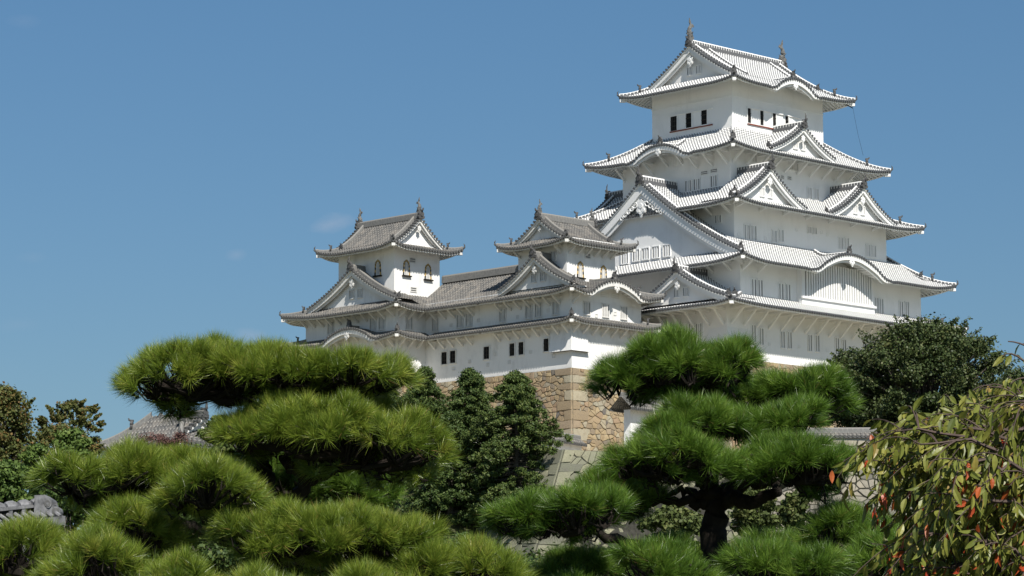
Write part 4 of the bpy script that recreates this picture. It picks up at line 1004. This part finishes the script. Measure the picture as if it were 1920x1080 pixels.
def pine_pad(tree, px, D, mat, dens=430, per=115, ln=0.098, under=0.42, root=None, tilt=0.0):
    "one cloud of a pruned pine: a domed cap of upright shoots with a rim, twigs and shaded shoots beneath"
    x0, x1, y0, y1 = px; sc = D / F
    cx, cy = (x0 + x1) / 2, (y0 + y1) / 2; C0 = at(cx, cy, D)
    a = max((x1 - x0) / 2 * sc - ln * 0.35, 0.12); hz_ = (y1 - y0) * sc
    dp = max(min(a * 0.95, 0.85), 0.22)
    top = hz_ / 2 - ln * 0.8; bot = hz_ * 0.04; low = -hz_ / 2 + ln * 0.4
    n1 = int(dens * math.pi * a * dp) + 40; n2 = int(n1 * under); n = n1 + n2
    K = max(4, int(a * dp * 16)); la = rng.uniform(0, 2 * np.pi, K); lr = np.sqrt(rng.random(K)) * 0.88
    lc = np.stack([lr * np.cos(la) * a, lr * np.sin(la) * dp], 1); lrad = rng.uniform(0.13, 0.24, K)
    ph = rng.uniform(0, 2 * np.pi, n); r = np.sqrt(rng.random(n)); r[n1:] = 0.15 + 0.75 * rng.random(n2)
    edge = 1 + 0.10 * np.sin(ph * 3 + cx) + 0.07 * np.sin(ph * 7 + cy)
    X = r * np.cos(ph) * a * edge; Y = r * np.sin(ph) * dp * edge
    dome = 1 - r ** 3.2
    d2 = ((X[:, None] - lc[None, :, 0]) ** 2 + (Y[:, None] - lc[None, :, 1]) ** 2) / lrad[None] ** 2
    j = d2.argmin(1); lump = np.sqrt(np.clip(1 - d2.min(1), 0, 1)) * 0.075 - 0.05
    Z = bot + (top - bot) * dome + lump - rng.random(n) ** 2 * 0.05
    r[n1:] *= 0.8; X[n1:] *= 0.85; Y[n1:] = np.abs(Y[n1:]) * 0.8 + 0.02 * a
    Z[n1:] = bot - (bot - low) * rng.random(n2) ** 1.3 * (1 - 0.75 * (X[n1:] / a) ** 2)
    Z -= tilt * X; Z += 0.03 * np.sin(X * 9 + cx) + 0.02 * np.sin(X * 17 + Y * 5 + cy)
    pos = C0 + X[:, None] * RT + Y[:, None] * FW + Z[:, None] * ZZ
    lx = np.clip(np.stack([X - lc[j, 0], Y - lc[j, 1]], 1) / lrad[j][:, None], -1.3, 1.3)
    ex = (X / a * r ** 2)[:, None]; ey = (Y / dp * r ** 2)[:, None]; upw = np.ones((n, 1)); upw[n1:] = 0.15
    ax = unit(ZZ * (1.1 - 0.75 * r[:, None] ** 5) * upw + RT * (lx[:, :1] * 0.5 + ex * 0.6) + FW * (lx[:, 1:] * 0.5 + ey * 0.6) + rvec(n) * 0.28)
    b = MB(); needles(b, pos, ax, per, ln, 0.0014 * D / 16, (8, 76), 0.05)
    o = b.build('foliage_pad', [mat], tree)
    # candles and twigs carrying the shoots
    t = MB(); k = rng.choice(n, min(n, int(40 + n * 0.25)), replace=False)
    hub = [C0 + RT * q * a * 0.6 + ZZ * (low + 0.35 * (bot - low)) + FW * rng.uniform(-.3, .3) * dp for q in (-0.8, -0.4, 0, 0.4, 0.8)]
    for i in k:
        h = min(hub, key=lambda q: np.linalg.norm(q - pos[i])); p1 = pos[i] - ax[i] * 0.09
        mid = (h + p1) / 2 + ZZ * rng.uniform(-0.04, 0.02)
        t.tube([h, mid, p1, pos[i] + ax[i] * 0.02], [0.009, 0.006, 0.004, 0.003], 4, cap=False)
    main = hub
    t.tube(np.array(main) + rng.normal(0, 0.012, (5, 3)), [0.010, 0.022, 0.032, 0.022, 0.010], 6)
    for q in range(7):
        e_ = C0 + RT * rng.uniform(-0.85, 0.85) * a + FW * rng.uniform(-0.8, 0.8) * dp + ZZ * (bot - 0.01); h = main[rng.integers(1, 4)]
        t.tube([h, (h + e_) / 2 - ZZ * rng.uniform(0.0, 0.05), e_], [0.018, 0.013, 0.006], 5)
    if root is not None:
        R0 = np.asarray(root, float); tgt = hub[2]; mids = [R0 + (tgt - R0) * s + rng.normal(0, 0.03, 3) * np.sin(s * 3.14) - ZZ * 0.05 * math.sin(s * 3.14) for s in np.linspace(0, 1, 7)]
        mids[0] = R0; t.tube(mids, np.linspace(0.035, 0.02, 7), 8)
    t.build('branch', ['bark'], tree)
    return o
def limb(tree, pts, rad, name='branch', mat='bark', seg=10, wob=0.012, sub=5):
    pts = np.array(pts, float); n = len(pts); s = np.linspace(0, n - 1, (n - 1) * sub + 1)
    # Catmull-Rom through the points
    P = []
    ext = np.vstack([2 * pts[0] - pts[1], pts, 2 * pts[-1] - pts[-2]])
    for q in s:
        i = min(int(q), n - 2); t = q - i; p0, p1, p2, p3 = ext[i:i + 4]
        P.append(0.5 * ((2 * p1) + (-p0 + p2) * t + (2 * p0 - 5 * p1 + 4 * p2 - p3) * t * t + (-p0 + 3 * p1 - 3 * p2 + p3) * t ** 3))
    P = np.array(P); P[1:] += rng.normal(0, wob, (len(P) - 1, 3)); r = np.interp(s, np.arange(n), rad) * rng.uniform(0.93, 1.07, len(P))
    b = MB(); b.tube(P, r, seg); return b.build(name, [mat], tree, smooth=True)

# ------------------------------------------------------------------ the two garden pines in front
pl = thing('pine_tree', 'cloud-pruned pine with yellowish olive needle pads filling the left foreground', 'pine tree', tuple(at(520, 1900, 16.2)), 'garden pines in front')
P_ = lambda x, y, D: at(x, y, D)
limb(pl, [P_(520, 1880, 16.3), P_(540, 1500, 16.3), P_(520, 1150, 16.3), P_(500, 1000, 16.3), P_(492, 905, 16.2), P_(488, 860, 16.2), P_(500, 800, 16.2), P_(470, 745, 16.1), P_(440, 712, 16.1)], [0.13, 0.115, 0.10, 0.09, 0.075, 0.06, 0.05, 0.035, 0.02], 'trunk', seg=12)
limb(pl, [P_(500, 980, 16.3), P_(560, 930, 16.2), P_(572, 895, 16.1), P_(530, 868, 16.0), P_(560, 858, 16.0), P_(640, 855, 15.9), P_(700, 830, 15.9)], [0.05, 0.042, 0.035, 0.028, 0.026, 0.022, 0.018])
limb(pl, [P_(570, 905, 16.15), P_(640, 880, 16.1), P_(700, 850, 16.2)], [0.03, 0.025, 0.015])
limb(pl, [P_(500, 1010, 16.3), P_(420, 1010, 16.0), P_(350, 985, 15.8), P_(300, 945, 15.6)], [0.05, 0.035, 0.03, 0.02])
limb(pl, [P_(500, 1050, 16.3), P_(600, 1040, 16.0), P_(700, 1030, 15.8)], [0.05, 0.035, 0.02])
limb(pl, [P_(480, 750, 16.1), P_(400, 745, 16.1), P_(320, 725, 16.1), P_(250, 700, 16.1)], [0.035, 0.03, 0.022, 0.012])
lp = [((203, 540, 634, 785), 16.1, 0.0), ((360, 640, 632, 752), 16.0, 0.0), ((440, 800, 640, 755), 16.25, 0.06), ((385, 660, 738, 872), 15.9, -0.03), ((470, 760, 730, 890), 15.85, 0.04), ((560, 868, 752, 918), 15.95, 0.12), ((640, 790, 735, 850), 16.5, 0),
      ((58, 330, 830, 955), 15.7, -0.04), ((150, 420, 826, 940), 15.8, 0), ((250, 480, 836, 945), 16.0, 0.02), ((272, 508, 860, 980), 15.2, 0), ((392, 650, 938, 1062), 15.2, 0), ((480, 760, 936, 1062), 15.15, 0), ((580, 835, 942, 1074), 15.25, 0.06),
      ((-70, 155, 958, 1105), 14.9, 0), ((55, 300, 998, 1140), 14.6, 0), ((135, 360, 940, 1050), 15.5, 0), ((200, 430, 1045, 1180), 14.4, 0),
      ((715, 880, 1012, 1140), 15.1, 0), ((830, 1000, 1004, 1150), 15.2, 0.08), ((370, 640, 1066, 1200), 14.6, 0), ((590, 820, 1056, 1190), 14.9, 0)]
for (px, D, tl_) in lp: pine_pad(pl, px, D, 'needle_olive', tilt=tl_)
for (px, D) in [((430, 640, 850, 950), 17.4), ((580, 760, 870, 960), 17.5), ((330, 520, 900, 1010), 17.0), ((440, 700, 985, 1080), 17.0)]: pine_pad(pl, px, D, 'needle_green')  # rear pads take the deeper green to paint in their shade
pr = thing('pine_tree', 'cloud-pruned pine with deep green needle pads and bare dark trunk, right of centre in front', 'pine tree', tuple(at(1345, 1900, 16.6)), 'garden pines in front')
limb(pr, [P_(1350, 1880, 16.6), P_(1352, 1400, 16.6), P_(1348, 1100, 16.6), P_(1342, 1000, 16.6), P_(1340, 940, 16.6), P_(1325, 890, 16.6), P_(1330, 830, 16.6), P_(1300, 770, 16.6), P_(1275, 725, 16.5), P_(1225, 705, 16.5), P_(1190, 690, 16.5)], [0.13, 0.11, 0.088, 0.078, 0.07, 0.06, 0.05, 0.04, 0.03, 0.02, 0.012], 'trunk', seg=12, wob=0.018)
limb(pr, [P_(1300, 740, 16.6), P_(1340, 715, 16.6), P_(1375, 690, 16.6)], [0.035, 0.025, 0.012])
limb(pr, [P_(1352, 935, 16.6), P_(1400, 942, 16.4), P_(1450, 925, 16.4), P_(1458, 908, 16.5), P_(1420, 902, 16.6), P_(1500, 895, 16.4), P_(1560, 890, 16.3)], [0.05, 0.04, 0.032, 0.026, 0.022, 0.02, 0.012])
limb(pr, [P_(1350, 920, 16.6), P_(1400, 905, 16.6), P_(1440, 905, 16.5)], [0.05, 0.045, 0.03])
limb(pr, [P_(1330, 945, 16.6), P_(1290, 940, 16.6), P_(1245, 945, 16.6), P_(1205, 935, 16.6)], [0.035, 0.028, 0.02, 0.014])
limb(pr, [P_(1330, 925, 16.6), P_(1290, 920, 16.6), P_(1250, 925, 16.6), P_(1215, 905, 16.6)], [0.028, 0.022, 0.016, 0.010])
limb(pr, [P_(1335, 890, 16.6), P_(1290, 893, 16.5), P_(1245, 880, 16.4)], [0.035, 0.026, 0.012])
limb(pr, [P_(1340, 1070, 16.6), P_(1250, 1040, 16.4), P_(1150, 1012, 16.2), P_(1060, 985, 16.0)], [0.045, 0.038, 0.03, 0.014])
rp_ = [((1098, 1300, 644, 756), 16.5, -0.12), ((1170, 1350, 630, 750), 16.4, -0.03), ((1165, 1430, 618, 746), 16.6, 0.02), ((1270, 1432, 634, 742), 16.5, 0.08), ((1335, 1500, 694, 790), 17.0, 0), ((1400, 1615, 682, 800), 16.9, 0.08),
       ((1183, 1330, 772, 830), 16.1, -0.1), ((1230, 1440, 740, 832), 16.2, 0), ((1340, 1560, 736, 832), 16.3, 0.08), ((1125, 1320, 822, 918), 16.0, -0.08), ((1200, 1420, 806, 900), 15.9, 0), ((1330, 1560, 808, 905), 15.9, 0), ((1430, 1622, 818, 935), 16.0, 0.06),
       ((903, 1080, 910, 1015), 15.8, -0.06), ((970, 1192, 908, 1022), 15.7, 0.05), ((1040, 1250, 878, 985), 16.6, 0), ((1110, 1245, 885, 985), 16.9, 0),
       ((1148, 1360, 1006, 1120), 15.5, 0), ((985, 1190, 1020, 1150), 16.2, 0), ((1370, 1540, 985, 1100), 17.3, 0), ((1350, 1600, 1000, 1130), 15.6, 0), ((1480, 1730, 942, 1075), 16.2, 0), ((1560, 1800, 1000, 1130), 15.8, 0), ((1170, 1320, 1010, 1090), 17.2, 0), ((960, 1150, 1070, 1170), 15.9, 0)]
for (px, D, tl_) in rp_: pine_pad(pr, px, D, 'needle_green', tilt=tl_)

# ------------------------------------------------------------------ leafy trees
def leaf_cloud(b, C, rad, n, size, flat=0.75, elong=1.3, cshift=0.0):
    "n small leaf faces spread through a blob"
    d = rvec(n); r = np.minimum(np.abs(rng.normal(0.78, 0.3, n)), 1.6)
    rad = np.asarray(rad, float) * np.ones(3)
    P = C + d * r[:, None] * rad
    nrm = unit(d * 0.6 + rvec(n) * 0.8 + ZZ * 0.35); t = unit(np.cross(nrm, rvec(n))); s = np.cross(nrm, t)
    sz = size * rng.uniform(0.6, 1.4, n)[:, None]
    V = np.stack([P - t * sz * elong / 2, P + s * sz / 2, P + t * sz * elong / 2, P - s * sz / 2], 1).reshape(-1, 3)
    c = np.clip(0.5 + cshift + rng.normal(0, 0.22, n), 0, 1)
    b.add(V, np.arange(4 * n).reshape(-1, 4), np.repeat(np.stack([c, r], 1), 4, 0))
def broadleaf(name, label, px, D, mat, n=30000, size=0.17, blobs=60, group=None, trunk=0.3, cat='tree', bark='barkgrey', sparse=1.0, base=None, blobr=(0.10, 0.2), shape=2.2, squash=0.62, cshift=0.0, bot=None, sprays=0):
    x0, x1, y0, y1 = px; sc = D / F; C0 = at((x0 + x1) / 2, (y0 + y1) / 2, D)
    a = (x1 - x0) / 2 * sc; hh = (y1 - y0) / 2 * sc
    gz_ = bot if bot is not None else float(hill(C0[0], C0[1])) - 0.3
    t = thing(name, label, cat, (float(C0[0]), float(C0[1]), gz_), group)
    b = MB(); w = MB(); root = np.array([C0[0], C0[1], gz_]); fork = C0 - ZZ * hh * 0.55
    w.tube([root, root + (fork - root) * 0.5 + rng.normal(0, 0.1, 3), fork], [trunk, trunk * 0.8, trunk * 0.6], 8)
    for i in range(blobs):
        ph = rng.uniform(0, 2 * np.pi); cz = rng.uniform(-0.95, 1); rr = (1 - abs(cz) ** shape) ** 0.5 * rng.uniform(0.45, 1.12)
        br = rng.uniform(*blobr) * (a + hh)
        q = C0 + RT * math.cos(ph) * rr * (a - br * 0.8) + FW * math.sin(ph) * rr * (a - br) * 0.8 + ZZ * cz * (hh - br * 0.4) * rng.uniform(0.9, 1.1)
        leaf_cloud(b, q, [br, br, br * squash], int(n / blobs * sparse), size, cshift=rng.normal(cshift, 0.12))
        mid = fork + (q - fork) * 0.5 + rng.normal(0, 0.25, 3)
        w.tube([fork, mid, q], [trunk * 0.28, trunk * 0.16, trunk * 0.05], 5, cap=False)
    for i in range(sprays):
        ph = rng.uniform(0, 2 * np.pi); cz = rng.uniform(-0.5, 1); rr = (1 - abs(cz) ** shape) ** 0.5
        q0 = C0 + RT * math.cos(ph) * rr * a * 0.9 + FW * math.sin(ph) * rr * a * 0.72 + ZZ * cz * hh * 0.9
        dr = unit(RT * math.cos(ph) * 0.8 + FW * math.sin(ph) * 0.8 + ZZ * (0.25 + 0.7 * cz)); ls = rng.uniform(0.12, 0.26) * hh * 1.3
        for f_ in np.linspace(0.0, 1.0, 6): leaf_cloud(b, q0 + dr * ls * f_ - ZZ * 0.1 * ls * f_ ** 2, np.ones(3) * ls * (0.30 - 0.2 * f_), int(26 * (1.3 - f_)), size, cshift=cshift)
        w.tube([q0 - dr * ls * 0.8, q0, q0 + dr * ls * 1.05], [trunk * 0.12, trunk * 0.07, trunk * 0.02], 4, cap=False)
    b.build('crown', [mat], t); w.build('trunk', [bark], t)
    return t
def conifer(label, xp, ytop, ybot, halfw, D, n=26000, group=None, mat='hinoki', gzv=None, cshift=0):
    sc = D / F; top = at(xp, ytop, D); low = at(xp, ybot, D); g0 = gzv if gzv is not None else float(hill(top[0], top[1])) - 0.3
    t = thing('cypress_tree', label, 'cypress tree', (float(top[0]), float(top[1]), g0), group)
    root = np.array([top[0], top[1], g0]); w = MB(); w.tube([root, (root + top) / 2, top], [0.32, 0.2, 0.04], 7)
    b = MB(); hgt = top[2] - low[2]; nb = int(hgt * 26)
    for i in range(nb):
        f = rng.random() ** 0.85; z = top[2] - f * hgt; ph = rng.uniform(0, 2 * np.pi)
        L = halfw * sc * (0.06 + 0.94 * min(1, f * 1.8) ** 0.85) * rng.uniform(0.6, 1.15) * (1 + 0.16 * math.sin(f * 19 + ph * 2 + xp)) * (1 - 0.25 * max(0, f - 0.8) / 0.2)
        dr = RT * math.cos(ph) + FW * math.sin(ph); p0 = np.array([top[0], top[1], z + 0.2 * L])
        for s in (0.45, 0.7, 0.92):
            q = p0 + dr * L * s - ZZ * L * 0.22 * s * s + rng.normal(0, 0.08, 3)
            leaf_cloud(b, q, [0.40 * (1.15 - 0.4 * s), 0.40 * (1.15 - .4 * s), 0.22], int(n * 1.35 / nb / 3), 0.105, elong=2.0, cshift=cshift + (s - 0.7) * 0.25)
        w.tube([p0, p0 + dr * L * 0.8 - ZZ * L * 0.1], [0.05, 0.015], 4, cap=False)
    b.build('crown', [mat], t); w.build('trunk', ['barkgrey'], t)
    return t
cg = 'cypresses below the stone base'
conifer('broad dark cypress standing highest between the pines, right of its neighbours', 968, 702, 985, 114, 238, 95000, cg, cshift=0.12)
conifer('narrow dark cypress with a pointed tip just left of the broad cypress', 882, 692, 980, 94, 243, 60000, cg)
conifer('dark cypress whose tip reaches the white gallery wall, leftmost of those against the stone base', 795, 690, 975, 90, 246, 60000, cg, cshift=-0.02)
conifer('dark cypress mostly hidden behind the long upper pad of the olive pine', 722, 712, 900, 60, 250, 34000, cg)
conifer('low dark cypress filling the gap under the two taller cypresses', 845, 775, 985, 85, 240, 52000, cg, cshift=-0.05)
broadleaf('evergreen_tree', 'large dark evergreen tree rising in front of the right end of the keep', (1575, 1900, 604, 850), 222, 'evergreen', 100000, 0.15, 260, blobr=(0.045, 0.12), trunk=0.45, sprays=130)
broadleaf('evergreen_tree', 'smaller dark evergreen tree left of the large one, behind the pine pads', (1535, 1700, 655, 840), 226, 'evergreen', 40000, 0.15, 120, blobr=(0.06, 0.13), trunk=0.3, sprays=60)
broadleaf('evergreen_tree', 'dark evergreen tree at the right edge behind the cherry branches', (1800, 2000, 700, 880), 215, 'evergreen', 40000, 0.15, 90, blobr=(0.09, 0.17), trunk=0.3)
broadleaf('autumn_tree', 'brownish green tree turning colour at the far left edge', (-70, 75, 725, 920), 118, 'autumn', 26000, 0.085, 80, blobr=(0.09, 0.2), trunk=0.2, squash=0.6, sprays=40)
broadleaf('autumn_tree', 'open layered tree with rusty leaves standing against the sky at left', (75, 195, 752, 850), 120, 'autumn', 6500, 0.085, 40, blobr=(0.07, 0.17), trunk=0.14, squash=0.45, sprays=45)
broadleaf('autumn_tree', 'rusty tree low behind the bright green bushes at left', (40, 190, 800, 930), 116, 'autumn', 17000, 0.085, 60, blobr=(0.10, 0.2), trunk=0.16, sprays=25)
broadleaf('green_tree', 'bright green rounded tree before the distant tiled building', (95, 172, 808, 905), 104, 'bright', 9000, 0.10, 28, blobr=(0.12, 0.2), trunk=0.12)
broadleaf('green_tree', 'bright green bushy tree left of its rounded twin', (28, 100, 835, 930), 100, 'bright', 8000, 0.10, 26, blobr=(0.12, 0.2), trunk=0.12)
broadleaf('green_tree', 'olive green tree above the tile-capped wall at left edge', (-40, 75, 868, 985), 90, 'bright', 12000, 0.09, 30, blobr=(0.12, 0.2), trunk=0.12, cshift=-0.12)
broadleaf('green_shrub', 'green shrub against the right end of the distant tiled building', (372, 440, 785, 880), 120, 'hinoki', 8000, 0.12, 20, cat='shrub', blobr=(0.14, 0.24), trunk=0.08, cshift=0.3)
broadleaf('bare_shrub', 'reddish brown twiggy shrub in front of the distant tiled roof', (245, 372, 806, 880), 125, 'redtwig', 9000, 0.05, 40, cat='shrub', blobr=(0.10, 0.2), trunk=0.06)
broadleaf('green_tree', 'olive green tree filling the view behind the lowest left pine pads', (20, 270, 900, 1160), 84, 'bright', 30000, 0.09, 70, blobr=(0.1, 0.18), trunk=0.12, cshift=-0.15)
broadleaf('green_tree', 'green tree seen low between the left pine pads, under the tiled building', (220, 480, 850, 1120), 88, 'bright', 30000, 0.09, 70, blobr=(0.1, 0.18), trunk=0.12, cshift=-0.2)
for i, (px, D, n, lb) in enumerate([((400, 700, 835, 960), 60, 16000, 'dark leafy shrub in the shade behind the olive pine trunk'), ((250, 520, 930, 1110), 40, 16000, 'shaded green shrub low behind the left pine pads'),
        ((1195, 1330, 945, 1050), 70, 9000, 'light green shrub seen left of the bare pine trunk'), ((1365, 1465, 905, 1010), 72, 8000, 'light green shrub seen right of the bare pine trunk'), ((1455, 1525, 925, 1000), 90, 4000, 'small green shrub growing at the foot of the rubble wall')]):
    broadleaf('green_shrub', lb, px, D, 'hinoki' if i < 2 else 'shrubgreen', n, 0.0011 * D, 26, cat='shrub', blobr=(0.12, 0.22), trunk=0.05, cshift=0.0)
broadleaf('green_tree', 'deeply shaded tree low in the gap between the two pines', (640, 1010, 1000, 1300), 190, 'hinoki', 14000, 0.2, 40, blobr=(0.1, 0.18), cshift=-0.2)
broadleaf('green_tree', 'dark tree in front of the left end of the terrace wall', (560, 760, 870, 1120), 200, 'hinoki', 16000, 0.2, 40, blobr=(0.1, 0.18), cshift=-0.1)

ug = MB()
for i in range(2600):
    Dd = rng.uniform(135, 236); lat = rng.uniform(-45, 42) * Dd / 200; q = CAM + FW * Dd + RT * lat; q[2] = float(hill(q[0], q[1])); hs = rng.uniform(0.4, 1.5)
    if Dd > 196 and lat > 13 * Dd / 200: continue
    leaf_cloud(ug, q + ZZ * hs * 0.5, [hs, hs, hs * 0.6], 26, 0.22, cshift=rng.normal(-0.1, 0.2))
tag(ug.build('undergrowth', ['hinoki']), 'low green scrub and brush covering the castle hillside', 'undergrowth', kind='stuff')

# ------------------------------------------------------------------ cherry branches at right
ch = thing('cherry_tree', 'drooping cherry branches with olive leaves and a few red ones at the right edge', 'cherry tree', tuple(at(2080, 1900, 10.2)))
limb(ch, [at(2080, 1880, 10.2), at(2070, 1400, 10.2), at(2050, 1100, 10.2), at(2030, 900, 10.1), at(2010, 760, 10.1)], [0.11, 0.10, 0.08, 0.06, 0.035], 'trunk', 'barkgrey')
LV = MB(); TW = MB()
prof = np.array([(0, 0), (0.18, 0.62), (0.42, 1.0), (0.68, 0.8), (0.88, 0.35), (1.0, 0.0)])
def cherry_leaf(p, d, L, W, c):
    d = unit(d); s = unit(np.cross(d, rvec(1)[0])); nn = np.cross(s, d); V = []; U = []
    for i, (t, w_) in enumerate(prof):
        q = p + d * t * L + nn * (-(t ** 2) * 0.26 * L) 
        V += [q - s * w_ * W / 2 + nn * 0.18 * w_ * W, q, q + s * w_ * W / 2 + nn * 0.18 * w_ * W]; U += [(c, t)] * 3
    Fc = []
    for i in range(5):
        for k in (0, 1): Fc.append([3 * i + k, 3 * i + k + 1, 3 * i + k + 4, 3 * i + k + 3])
    LV.add(V, Fc, U)
def twig(P, r0, leaves=True, redness=0.0, step=0.018):
    P = np.array(P); n = len(P); TW.tube(P, np.linspace(r0, r0 * 0.35, n), 5, cap=False)
    if not leaves: return
    L = np.r_[0, np.cumsum(np.linalg.norm(np.diff(P, axis=0), axis=1))]
    s = 0.01
    while s < L[-1]:
        q = np.array([np.interp(s, L, P[:, k]) for k in range(3)]); tg = unit(np.array([np.interp(min(s + .02, L[-1]), L, P[:, k]) for k in range(3)]) - q + 1e-6)
        sd_ = unit(np.cross(tg, rvec(1)[0]))
        d = tg * 0.45 + sd_ * 0.55 - ZZ * rng.uniform(0.35, 1.3)
        x_ = (q - CAM) @ rt2 / ((q - CAM) @ fw) * F + 960; y_ = 540 - (q - CAM) @ up2 / ((q - CAM) @ fw) * F
        pr_ = 0.008 + (0.09 if y_ > 880 else 0.0) + redness
        c = rng.uniform(0.93, 1.0) if rng.random() < pr_ else np.clip(rng.normal(0.47, 0.2), 0, 0.88)
        cherry_leaf(q, d, rng.uniform(0.038, 0.070), rng.uniform(0.015, 0.023), c)
        s += step * rng.uniform(0.5, 1.6)
mains = []
for k in range(74):
    y0_ = rng.uniform(640, 1120) if k > 8 else [690, 740, 770, 800, 840, 900, 960, 1010, 1060][k]
    D0 = rng.uniform(9.3, 11.0)
    xe = np.interp(y0_, [620, 700, 760, 800, 850, 950, 1080, 1130], [1905, 1865, 1700, 1622, 1680, 1715, 1720, 1725]) + (rng.uniform(0, 150) if k > 8 else 0)
    A0 = at(2030 + rng.uniform(-10, 40), y0_ + rng.uniform(60, 220), D0 + 0.3); B0 = at(xe, y0_ + 40, D0)
    top = at((2030 + xe) / 2 + rng.uniform(-20, 40), y0_ + rng.uniform(-10, 50), D0)
    t = np.linspace(0, 1, 12)[:, None]
    P = A0 * (1 - t) ** 2 + 2 * top * t * (1 - t) + B0 * t ** 2; P[1:] += rng.normal(0, 0.008, (11, 3))
    TW.tube(P, np.linspace(0.013, 0.003, 12), 5, cap=False); mains.append(P)
    for j in range(3, 12):
        for rep in range(2 if j < 11 else 1):
            p = P[j]; dirn = -RT * rng.uniform(-0.1, 0.8) + ZZ * rng.uniform(-0.25, 0.55) + FW * rng.uniform(-0.5, 0.5)
            ln_ = rng.uniform(0.10, 0.26); tt = np.linspace(0, 1, 6)[:, None]
            Q = p + unit(dirn) * ln_ * tt - ZZ * tt ** 2 * ln_ * rng.uniform(0.3, 0.8)
            twig(Q, 0.003, True, 0.0)
# the sprig reaching up at the right edge
for (a_, b_, c_) in (((1990, 760), (1905, 640), (1880, 668)), ((2000, 700), (1930, 640), (1890, 640)), ((1990, 740), (1920, 690), (1895, 720))):
    t = np.linspace(0, 1, 9)[:, None]; P = at(*a_, 10) * (1 - t) ** 2 + 2 * at(*b_, 10) * t * (1 - t) + at(*c_, 10) * t ** 2; twig(P, 0.006, True, 0, 0.03)
LV.build('leaves', ['cherry'], ch); TW.build('branches', ['twig'], ch)
